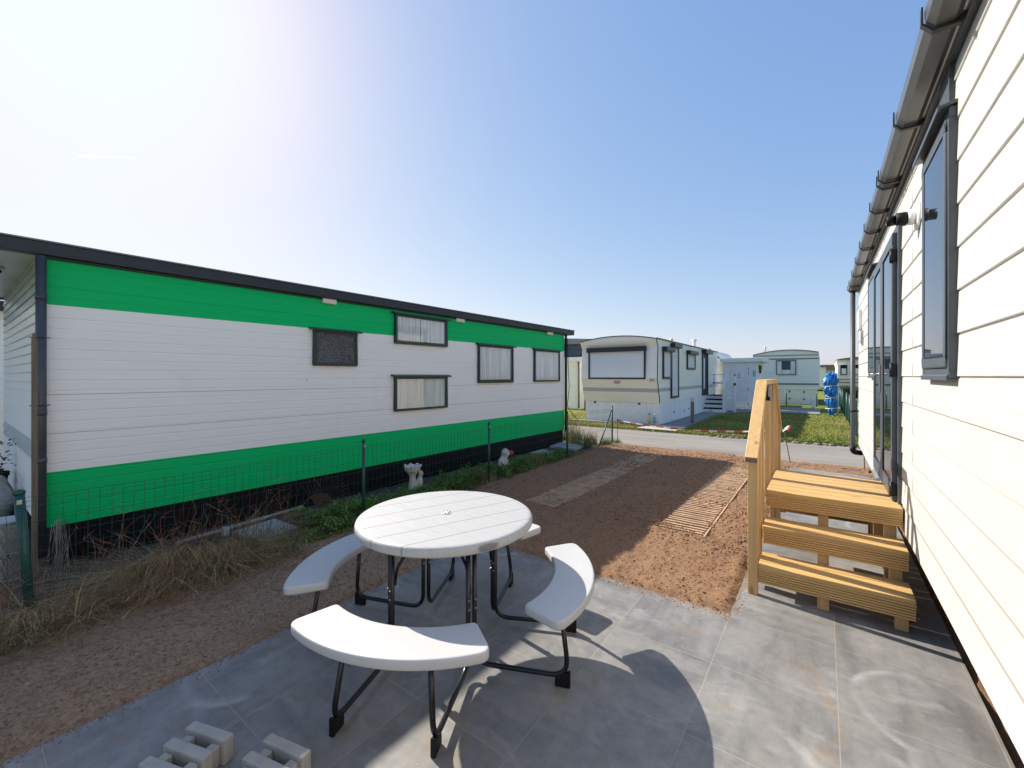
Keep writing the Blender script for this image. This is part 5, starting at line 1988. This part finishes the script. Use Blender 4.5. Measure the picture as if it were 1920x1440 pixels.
# wooden post with white label by the path
sg = thing('number_post', 'grey wooden post with a small white plate on top beside the grass', 'post', (-3.64, 15.45, 0))
g = MB()
g.box(-3.69, -3.59, 15.4, 15.5, -0.05, 0.8)
obj('post', g, 'oldwood', sg, 0.005)
g = MB()
g.box(-3.70, -3.58, 15.385, 15.399, 0.8, 0.94)
obj('plate', g, 'white', sg)
g = MB()
for z in (0.83, 0.87, 0.91): g.box(-3.69, -3.59, 15.382, 15.385, z, z + 0.012)
obj('lettering', g, 'gasket', sg)

# white steps of the cream caravan
st_ = thing('white_steps', 'white timber steps with open risers and railing at the cream caravan door', 'steps', (-3.9, 21.4, 0))
g = MB()
for k, (y, z) in enumerate(((20.55, 0.2), (20.83, 0.4), (21.11, 0.6))):
    pass
for k in range(4):
    z = 0.19 + k * 0.19
    y = 20.6 + k * 0.26
    g = MB()
    dpt = 0.32 if k < 3 else 1.2
    g.box(-4.66 + 0.06 * k, -3.58, y, y + dpt, z - 0.13, z, 0)
    g.box(-4.66 + 0.06 * k, -3.58, y + 0.01, y + dpt, z + 0.001, z + 0.02, 1)
    obj('tread', g, ['white', 'chassis'], st_)
for b_ in ((-4.55, -4.45, 20.75, 20.85, 0, 0.25), (-4.5, -4.4, 21.0, 21.1, 0, 0.42), (-3.7, -3.6, 21.0, 21.1, 0, 0.42), (-4.3, -3.7, 21.4, 22.3, 0.0, 0.62)):
    g = MB()
    g.box(*b_)
    obj('support', g, 'chassis', st_)
g = MB()
for (y, z1) in ((20.65, 1.1), (20.85, 1.25), (21.05, 1.45), (21.3, 1.72)): g.box(-3.6, -3.53, y - 0.035, y + 0.035, 0.0, z1)
for k in range(4): g.box(-3.53, -3.2, 21.3, 21.37, 0.12 + k * 0.2, 0.25 + k * 0.2)
g.box(-3.26, -3.18, 21.28, 21.38, 0.0, 1.75)
g.box(-3.6, -3.18, 21.28, 21.38, 1.25, 1.36)
g.box(-3.6, -3.18, 21.28, 21.38, 1.7, 1.75)
g.bar((-3.565, 20.55, 1.05), (-3.565, 21.35, 1.76), 0.09, 0.05)
obj('railing', g, 'white', st_)
g = MB()
g.box(-4.35, -3.6, 22.3, 22.36, 1.3, 1.4)
g.box(-4.35, -3.6, 22.3, 22.36, 1.72, 1.77)
g.box(-4.3, -4.24, 22.3, 22.36, 0.8, 1.75)
obj('rail', g, 'shutter', st_)
g = MB()
g.prism([(-4.12, 0.06), (-3.93, 0.06), (-3.98, 0.16), (-4.02, 0.2), (-4.06, 0.15)], 1, 20.46, 20.54)
tag(obj('stone_ornament', g, 'statue', bevel=0.015), 'little pale stone ornament in front of the white steps', 'ornament')

# white shed
sh = thing('white_shed', 'white boarded garden shed with a plank door between the two caravans', 'shed', (-3.4, 25, 0))
sx0, sx1, sy0, sy1 = -4.2, -2.68, 24.1, 27.2
g = MB()
g.box(sx0, sx1, sy0, sy1, 0.0, 2.4)
obj('wall', g, 'shed', sh)
g = MB()
for z in np.arange(0.1, 2.35, 0.14): g.prism([(sx1, z), (sx1 + 0.015, z), (sx1 + 0.003, z + 0.135), (sx1, z + 0.135)], 1, sy0, sy1)
obj('boards', g, 'shed', sh)
g = MB()
g.box(sx0 - 0.12, sx1 + 0.3, sy0 - 0.15, sy1 + 0.1, 2.39, 2.6)
obj('roof', g, 'white', sh, 0.01)
g = MB()
dx0, dx1 = -3.79, -3.0
w = (dx1 - dx0) / 8
for k in range(8): g.box(dx0 + k * w + 0.003, dx0 + (k + 1) * w - 0.003, sy0 - 0.03, sy0 - 0.001, 0.06, 2.27)
sd_ = obj('door', g, 'white', sh)
g = MB()
g.box(dx0 + 0.04, dx0 + 0.09, sy0 - 0.045, sy0 - 0.031, 1.22, 1.28)
g.box(dx0 + 0.05, dx0 + 0.2, sy0 - 0.06, sy0 - 0.045, 1.24, 1.26)
g.box(dx0 + 0.05, dx0 + 0.09, sy0 - 0.045, sy0 - 0.031, 1.12, 1.16)
obj('handle', g, 'gasket', sd_)
for z in (0.2, 0.95, 1.75, 1.98):
    g = MB()
    g.box(dx1 - 0.03, dx1 - 0.005, sy0 - 0.04, sy0 - 0.031, z, z + 0.13)
    obj('hinge', g, 'gasket', sd_)
g = MB()
yy = sy0 - 0.036
axx, az = -3.43, 1.68
g.box(axx - 0.008, axx + 0.008, yy, yy + 0.005, az - 0.09, az + 0.1)
g.box(axx - 0.05, axx + 0.05, yy, yy + 0.005, az + 0.05, az + 0.065)
g.tube([(axx + 0.02 * cos(a), yy, az + 0.12 + 0.02 * sin(a)) for a in np.linspace(0, 6.28, 14)], 0.005, 4)
g.tube([(axx + 0.085 * cos(a), yy, az - 0.01 + 0.085 * sin(a)) for a in np.linspace(pi + 0.25, 2 * pi - 0.25, 12)], 0.009, 4)
obj('anchor', g, 'roofgrey', sd_)
g = MB()
g.box(-2.82, -2.71, sy0 - 0.012, sy0 - 0.001, 1.66, 1.96)
pq = obj('plaque', g, 'teal', sh)
g = MB()
for k in range(4): g.box(-2.80, -2.73, sy0 - 0.014, sy0 - 0.012, 1.70 + k * 0.06, 1.72 + k * 0.06)
obj('lettering', g, 'white', pq)
g = MB()
by_ = 25.2
for (dy_, dz_, r1_, r2_) in ((-0.28, 0.1, 0.22, 0.11), (0.28, 0.1, 0.22, 0.11), (-0.18, -0.1, 0.15, 0.09), (0.18, -0.1, 0.15, 0.09)):
    pts = [(sx1 + 0.06, by_ + dy_ + r1_ * cos(a), 2.02 + dz_ + r2_ * sin(a)) for a in np.linspace(0, 6.28, 16)]
    g.tube(pts, 0.02, 5)
g.tube([(sx1 + 0.04, by_, 1.86), (sx1 + 0.04, by_, 2.2)], 0.025, 6)
tag(obj('butterfly_ornament', g, 'fascia'), 'dark metal butterfly ornament hung on the side of the white shed', 'ornament')

# pale caravan behind the lawn
h3 = thing('pale_caravan', 'pale grey green caravan with one curtained window and a mesh fence before it', 'caravan', (-1.8, 31, 0))
hx0, hx1, hy0, hy1 = -3.5, -0.2, 29.9, 40
def arch3(x):
    t = (x - hx0) / (hx1 - hx0)
    return 2.95 + 0.26 * (1 - ((t - 0.55) / 0.55) ** 2)
g = MB()
lines = [(0.9, 1.02, 1), (1.02, 1.18, 0), (1.18, 1.25, 1), (1.25, 2.66, 0), (2.66, 2.74, 2), (2.74, 2.95, 1)]
for z0, z1, mi in lines:
    n = max(1, int((z1 - z0) / 0.1))
    for k in range(n):
        a, b = z0 + (z1 - z0) * k / n, z0 + (z1 - z0) * (k + 1) / n
        g.prism([(hy0 + 0.1, a), (hy0 - 0.012, a), (hy0, b), (hy0 + 0.1, b)], 0, hx0, hx1, mi)
g.box(hx0, hx1, hy0 + 0.1, hy1, 0.9, 2.95, 0)
pr = [(hx0, 2.95)] + [(hx0 + (hx1 - hx0) * k / 12, arch3(hx0 + (hx1 - hx0) * k / 12)) for k in range(13)] + [(hx1, 2.95)]
g.prism(pr, 1, hy0 - 0.05, hy1, 0)
obj('wall', g, ['palecaravan', 'offwhite', 'beigestripe'], h3)
g = MB()
for k in range(12):
    xa, xb = hx0 + (hx1 - hx0) * k / 12, hx0 + (hx1 - hx0) * (k + 1) / 12
    g.bar((xa, hy0 - 0.07, arch3(xa) + 0.02), (xb, hy0 - 0.07, arch3(xb) + 0.02), 0.06, 0.05)
g.box(hx0, hx1, hy0 - 0.03, hy0 - 0.013, 2.885, 2.915)
g.box(hx0, hx1, hy0 - 0.03, hy0 - 0.013, 1.17, 1.26)
obj('trim', g, 'roofgrey', h3)
g = MB()
w = (hx1 - hx0 - 0.1) / 24
for k in range(24): g.box(hx0 + 0.05 + k * w + 0.004, hx0 + 0.05 + (k + 1) * w - 0.004, hy0 + 0.05, hy0 + 0.09, 0.0, 0.9)
obj('skirting', g, 'skirtwhite', h3)
for (x, z) in ((-2.2, 0.72), (-1.6, 0.72), (-2.2, 0.3), (-1.6, 0.3), (-0.9, 0.7), (-0.9, 0.28)):
    g = MB()
    g.box(x - 0.035, x + 0.035, hy0 + 0.03, hy0 + 0.05, z, z + 0.1)
    obj('hatch_latch', g, 'gasket', h3)
g = MB()
wx0, wx1, wz0, wz1 = -2.28, -1.27, 1.75, 2.64
for a in ((wx0, wx1, wz0, wz0 + 0.04), (wx0, wx1, wz1 - 0.07, wz1), (wx0, wx0 + 0.04, wz0 + 0.04, wz1 - 0.07), (wx1 - 0.04, wx1, wz0 + 0.04, wz1 - 0.07)):
    g.box(a[0], a[1], hy0 - 0.06, hy0, a[2], a[3])
w3 = obj('window', g, 'roofgrey', h3)
g = MB()
g.box(wx0 + 0.04, wx1 - 0.04, hy0 - 0.022, hy0 - 0.015, wz0 + 0.04, wz1 - 0.07)
obj('pane', g, mat('dim_glass', (0.05, 0.075, 0.1), 0.15, spec=0.25), w3)
g = MB()
for (a, b, zb_) in ((wx0 + 0.05, wx0 + 0.28, wz0 + 0.05), (wx1 - 0.28, wx1 - 0.05, wz0 + 0.05)):
    for k in range(8):
        xa = a + (b - a) * k / 8
        xb = a + (b - a) * (k + 1) / 8
        d1 = 0.012 if k % 2 else 0.0
        d2 = 0.0 if k % 2 else 0.012
        g.add([(xa, hy0 - 0.028 - d1, zb_), (xb, hy0 - 0.028 - d2, zb_), (xb, hy0 - 0.028 - d2, wz1 - 0.08), (xa, hy0 - 0.028 - d1, wz1 - 0.08)], [(0, 1, 2, 3)])
g.box(wx0 + 0.28, wx1 - 0.28, hy0 - 0.03, hy0 - 0.024, wz0 + 0.05, wz0 + 0.3)
obj('curtain', g, 'curtain', w3)
flue(-3.0, 31.5, 3.1, 0.45, 0.05, 'steel', h3)
# its low mesh fence
f3 = thing('garden_fence', 'thin low green mesh fence standing in front of the pale caravan', 'fence', (-1.6, 27.5, 0))
g = MB()
for x in np.arange(-2.9, -0.25, 0.1): g.tube([(x, 28.2, 0.05), (x, 28.2, 0.8)], 0.003, 3, cap=False)
for z in np.arange(0.1, 0.85, 0.1): g.tube([(-2.9, 28.2, z), (-0.25, 28.2, z)], 0.003, 3, cap=False)
obj('wire_mesh', g, 'steel', f3)
for x in (-1.66, -0.28, -2.9):
    g = MB()
    g.tube([(x, 28.2, -0.05), (x, 28.2, 0.97)], 0.025, 8)
    obj('post', g, 'fencegreen', f3)
# white cat figure
g = MB()
kx, ky = -0.4, 26.6
g.ball((kx, ky, 0.13), (0.06, 0.07, 0.09), 10)
g.ball((kx + 0.03, ky, 0.2), (0.04, 0.05, 0.09), 10)
g.ball((kx + 0.06, ky - 0.02, 0.29), 0.045, 10)
g.tube([(kx + 0.045, ky - 0.02, 0.32), (kx + 0.04, ky - 0.02, 0.37)], [0.016, 0.003], 6)
g.tube([(kx + 0.08, ky - 0.02, 0.32), (kx + 0.085, ky - 0.02, 0.37)], [0.016, 0.003], 6)
g.tube([(kx + 0.05, ky, 0.2), (kx + 0.07, ky - 0.03, 0.05)], 0.018, 6)
g.tube([(kx - 0.05, ky, 0.1), (kx - 0.12, ky, 0.07), (kx - 0.17, ky, 0.1)], [0.02, 0.018, 0.01], 6)
g.ball((kx - 0.02, ky, 0.06), (0.07, 0.07, 0.03), 10)
o = obj('cat_figure', g, 'white')
remesh(o, 0.01)
tag(o, 'small white cat figure on the grass by the slab path', 'figurine')

# blue wrapped parasol at the right hand fence
tp = thing('covered_parasol', 'closed parasol wrapped in blue tarpaulin and tied with white string on the lawn', 'parasol', (0.3, 22.3, 0))
rad = [(0.03, 0.1), (0.12, 0.12), (0.2, 0.165), (0.32, 0.155), (0.45, 0.2), (0.62, 0.24), (0.72, 0.215), (0.78, 0.195), (0.88, 0.225), (1.05, 0.26), (1.18, 0.235), (1.27, 0.21), (1.36, 0.26), (1.5, 0.28), (1.66, 0.22), (1.76, 0.22), (1.83, 0.1), (1.84, 0.0)]
n = 30
vs, fs = [], []
rg = random.Random(2)
for i, (z, r) in enumerate(rad):
    cxs = 0.27 + 0.03 * sin(z * 4) - 0.05 * (1.84 - z) * 0.0
    for k in range(n):
        a = 2 * pi * k / n
        rr = r * 0.86 * (1 + 0.16 * sin(a * 5 + z * 7) + 0.1 * sin(a * 9 - z * 13) + rg.uniform(-0.07, 0.07))
        vs.append((cxs + rr * cos(a), 22.3 + rr * sin(a), z + 0.02 * sin(a * 3 + i)))
for i in range(len(rad) - 1):
    for k in range(n): fs.append((i * n + k, i * n + (k + 1) % n, (i + 1) * n + (k + 1) % n, (i + 1) * n + k))
g = MB()
g.add(vs, fs, 0, False)
obj('tarpaulin', g, 'bluetarp', tp)
g = MB()
for (z, r, tl) in ((0.76, 0.2, 0.05), (0.79, 0.2, -0.06), (1.26, 0.225, 0.03), (0.32, 0.19, 0.02)):
    g.tube([(0.27 + r * cos(a), 22.3 + r * sin(a), z + tl * cos(a)) for a in np.linspace(0, 6.28, 24)], 0.011, 4)
obj('string', g, 'string', tp)
g = MB()
g.tube([(0.5, 22.34, 0.0), (0.5, 22.34, 1.3)], 0.028, 8)
obj('pole', g, 'white', tp)

# right hand green mesh fence
f4 = thing('panel_fence', 'dark green mesh panel fence along the right edge of the lawn', 'fence', (0.72, 23, 0))
g = MB()
for y in np.arange(13.6, 31.0, 0.1): g.tube([(0.72, y, 0.03), (0.72, y, 0.98)], 0.006, 3, cap=False)
for z in np.arange(0.05, 1.0, 0.1): g.tube([(0.72, 13.6, z), (0.72, 31.0, z)], 0.006, 3, cap=False)
obj('wire_mesh', g, 'fencegreen', f4)
for y in np.arange(13.6, 31.2, 2.2):
    g = MB()
    g.tube([(0.72, y, -0.05), (0.72, y, 1.06)], 0.03, 8)
    obj('post', g, 'fencegreen', f4)

# cream caravan far right, with tow bar cover
h4 = thing('far_caravan', 'cream caravan with dark bay windows half hidden behind the grey downpipe', 'caravan', (2.4, 44, 0))
ax0, ax1, ay0 = 0.95, 4.6, 43.0
g = MB()
for z0, z1, mi in ((0.85, 1.15, 1), (1.15, 1.22, 2), (1.22, 1.4, 1), (1.4, 1.46, 2), (1.46, 1.75, 0), (1.75, 2.5, 0), (2.5, 2.6, 0), (2.6, 3.0, 1)):
    off_ = 0.35 * max(0, (1.75 - z0)) / 0.9 if z0 < 1.75 else (0.25 if z0 >= 2.6 else 0)
    g.box(ax0 + (0.0 if z0 < 2.6 else -0.05), ax1, ay0 + off_ * 0.6, ay0 + 9, z0, z1 - 0.002, mi)
obj('wall', g, ['offwhite', 'cream', 'beigestripe'], h4)
g = MB()
g.prism([(ax0 - 0.1, 3.0), (ax1, 3.0), (ax1, 3.2), (ax0 + 1.0, 3.2), (ax0 + 0.1, 3.08)], 1, ay0 - 0.05, ay0 + 9)
obj('roof', g, 'roofgrey', h4)
for (x0, x1) in ((1.12, 1.55), (1.72, 2.4), (2.6, 3.3)):
    g = MB()
    g.box(x0, x1, ay0 - 0.03, ay0 - 0.001, 1.78, 2.58)
    w4 = obj('window', g, 'gasket', h4)
    g = MB()
    g.box(x0 + 0.07, x1 - 0.07, ay0 - 0.04, ay0 - 0.031, 1.84, 2.3)
    obj('curtain', g, 'shutter' if x0 > 1.6 else 'offwhite', w4)
g = MB()
g.box(ax0 + 0.3, ax1, ay0 + 0.3, ay0 + 8, 0.0, 0.85)
obj('underframe', g, 'chassis', h4)
g = MB()
g.ball((1.3, 42.4, 0.6), (0.9, 0.5, 0.35), 16)
g.ball((2.2, 42.3, 0.5), (0.9, 0.5, 0.4), 16)
tag(obj('dark_cover', g, 'hedge'), 'dark covered heap in front of the far cream caravan', 'cover')

# things further behind
bk1 = thing('brown_roof_cabin', 'far cabin with a brown roof between the pale caravan and the blue parasol', 'cabin', (0.3, 75, 0))
g = MB()
g.box(-0.9, 2.4, 75, 82, 0, 2.6)
obj('wall', g, 'sandwhite', bk1)
g = MB()
g.box(-0.3, 2.6, 74.6, 82.4, 2.601, 3.3)
obj('roof', g, 'brownroof', bk1)
bk2 = thing('far_white_caravan', 'far white caravan with a dark roof line just right of the pale caravan', 'caravan', (-1.0, 62, 0))
g = MB()
g.box(-3.5, 0.25, 62, 70, 0.3, 2.75)
obj('wall', g, 'offwhite', bk2)
g = MB()
g.box(-3.6, 0.35, 61.8, 70.2, 2.751, 3.0)
obj('roof', g, 'roofgrey', bk2)
bk3 = thing('dark_grey_caravan', 'dark grey clad caravan showing behind the left edge of the cream caravan', 'caravan', (-11, 21.5, 0))
g = MB()
for k in range(10):
    z = 0.4 + k * 0.31
    g.prism([(21.6, z), (21.47, z), (21.5, z + 0.3), (21.6, z + 0.3)], 0, -15.5, -8.6)
g.box(-15.5, -8.6, 21.6, 30, 0.0, 3.5)
obj('wall', g, 'darkgreyclad', bk3)
g = MB()
g.prism([(-15.7, 3.5), (-8.4, 3.5), (-8.4, 3.6), (-12, 3.85), (-15.7, 3.6)], 1, 21.3, 30.2)
obj('roof', g, 'roofgrey', bk3)
ht = MB()
ht.tube([(-10.55 + 0.42 * cos(a), 21.3, 2.62 + 0.5 * sin(a)) for a in np.linspace(0.1, 3.04, 16)], 0.02, 6)
obj('hoop', ht, 'gasket', bk3)
bk4 = thing('cream_shed', 'narrow cream boarded shed with a flat roof between the green caravan and the dark one', 'shed', (-10.5, 19, 0))
g = MB()
for k in range(17): 
    z = 0.05 + k * 0.14
    g.prism([(18.95, z), (18.885, z), (18.9, z + 0.138), (18.95, z + 0.138)], 0, -11.6, -9.82)
g.box(-11.6, -9.82, 18.95, 20.6, 0.0, 2.42)
obj('wall', g, 'offwhite', bk4)
g = MB()
g.box(-11.8, -9.55, 18.7, 20.9, 2.421, 2.62)
obj('roof', g, 'white', bk4)
g = MB()
g.tube([(-9.78, 18.86, 0.1), (-9.78, 18.86, 2.4)], 0.045, 8)
obj('drainpipe', g, 'oldwood', bk4)
g = MB()
g.tube([(-9.3, 18.6, -0.05), (-9.3, 18.6, 1.0)], 0.06, 8)
tag(obj('grey_post', g, 'oldwood'), 'short grey post in the grass right of the cream shed', 'post')
bk5 = thing('cream_cabin', 'low cream cabin glimpsed behind the white steps', 'cabin', (-5.2, 27, 0))
g = MB()
g.box(-6.2, -4.75, 26.5, 29, 0, 2.4)
obj('wall', g, 'offwhite', bk5)
g = MB()
g.box(-6.4, -4.45, 26.3, 29.2, 2.401, 2.68)
obj('roof', g, 'white', bk5)
bk6 = thing('gabled_caravan', 'white gabled caravan behind the white shed roof', 'caravan', (-7, 36, 0))
g = MB()
g.prism([(-9.5, 0.4), (-6.55, 0.4), (-6.55, 3.1), (-7.2, 3.75), (-9.5, 3.6)], 1, 36, 44)
obj('wall', g, 'palecaravan', bk6)
g = MB()
g.bar((-6.45, 35.9, 3.05), (-7.2, 35.9, 3.83), 0.1, 0.08)
obj('roof_edge', g, 'roofgrey', bk6)

# ------------------------------------------------------------------ barrier tape
def rod(x, y, h, lean, label):
    g = MB()
    g.tube([(x, y, -0.05), (x + lean[0], y + lean[1], h)], 0.007, 6)
    return tag(obj('steel_rod', g, 'rust'), label, 'rod', 'rods along the road edge')
rod(-0.5, 9.72, 0.66, (-0.12, 0.05), 'thin rusty rod holding the loose end of the barrier tape')
rod(0.60, 9.86, 0.8, (-0.02, 0.0), 'thin rusty rod close to the downpipe elbow')
rod(-4.1, 9.98, 0.62, (-0.02, 0.02), 'thin rusty rod holding the barrier tape beside the fence brace')
A, B = Vector((-4.12, 10.0, 0.58)), Vector((-0.62, 9.77, 0.62))
g = MB()
N = 64
for i in range(N):
    t0, t1 = i / N, (i + 1) / N
    def pt(t):
        p = A.lerp(B, t)
        p.z -= 0.22 * 4 * t * (1 - t) * 0.55
        tw_ = 0.9 * sin(t * 9.0) + 0.5 * sin(t * 23)
        d = Vector((0, sin(tw_) * 0.5, cos(tw_) * 0.9)) * 0.022
        return p - d, p + d
    (a0, a1), (b0, b1) = pt(t0), pt(t1)
    g.add([a0, b0, b1, a1], [(0, 1, 2, 3)], (i // 3) % 2)
th_ = Vector((0, 0, 0))
for i in range(6):
    t0, t1 = i / 6, (i + 1) / 6
    def pe(t):
        p = Vector((-0.62 + 0.02 * sin(t * 5) + 0.16 * t, 9.77, 0.62 + 0.1 * t + 0.03 * sin(t * 7)))
        d = Vector((0.02, 0.03, 0.04))
        return p - d, p + d
    (a0, a1), (b0, b1) = pe(t0), pe(t1)
    g.add([a0, b0, b1, a1], [(0, 1, 2, 3)], 1 if i < 2 else 0)
o = obj('barrier_tape', g, ['tape_red', 'tape_white'])
sl = o.modifiers.new('thickness', 'SOLIDIFY')
sl.thickness = 0.001
tag(o, 'red and white striped barrier tape strung between rods along the road', 'tape')

# stones along the lawn kerb and on the road edge
g = MB()
rg = random.Random(8)
for k in range(150):
    x = rg.uniform(-2.6, 0.7)
    y = 12.82 + rg.uniform(-0.1, 0.12)
    s_ = rg.uniform(0.012, 0.05) 
    g.ball((x, y, 0.005), (s_ * rg.uniform(1, 1.7), s_, s_ * 0.7), 6)
o = obj('kerb_stones', g, mat('dirty_kerb_stone', (0.1, 0.085, 0.06), 0.9, col2=(0.3, 0.26, 0.2), nscale=9))
o['kind'] = 'stuff'
o['label'] = 'broken stones along the edge between lawn and road'

# ------------------------------------------------------------------ vapour trail
def sky_pt(px, py, dist):
    l = (px - 960) / 791.0
    s_, c_ = sin(0.6355), cos(0.6355)
    r = Vector((-s_ + c_ * l, c_ + s_ * l, (705.5 - py) / 791.0)).normalized()
    return Vector((0, 0, 1.67)) + r * dist
vm = bpy.data.materials.new('vapour')
vm.use_nodes = True
t = vm.node_tree
t.nodes.clear()
oo = t.nodes.new('ShaderNodeOutputMaterial')
tl_ = t.nodes.new('ShaderNodeBsdfTranslucent')
tl_.inputs[0].default_value = (1, 1, 1, 1)
df = t.nodes.new('ShaderNodeBsdfDiffuse')
df.inputs[0].default_value = (1, 1, 1, 1)
mx = t.nodes.new('ShaderNodeMixShader')
mx.inputs[0].default_value = 0.03
t.links.new(tl_.outputs[0], mx.inputs[1])
t.links.new(df.outputs[0], mx.inputs[2])
t.links.new(mx.outputs[0], oo.inputs['Surface'])
a, b = sky_pt(144, 292, 9000), sky_pt(262, 296, 9000)
g = MB()
K = 30
pts = [a.lerp(b, i / K) for i in range(K + 1)]
rad_ = [15 * (1 - (i / K) ** 1.5) * min(1, 0.3 + i / 4) + 0.4 for i in range(K + 1)]
g.tube(pts, rad_, 8)
tag(obj('vapour_trail', g, vm), 'short thin white vapour trail high in the sky at the left', 'vapour trail')
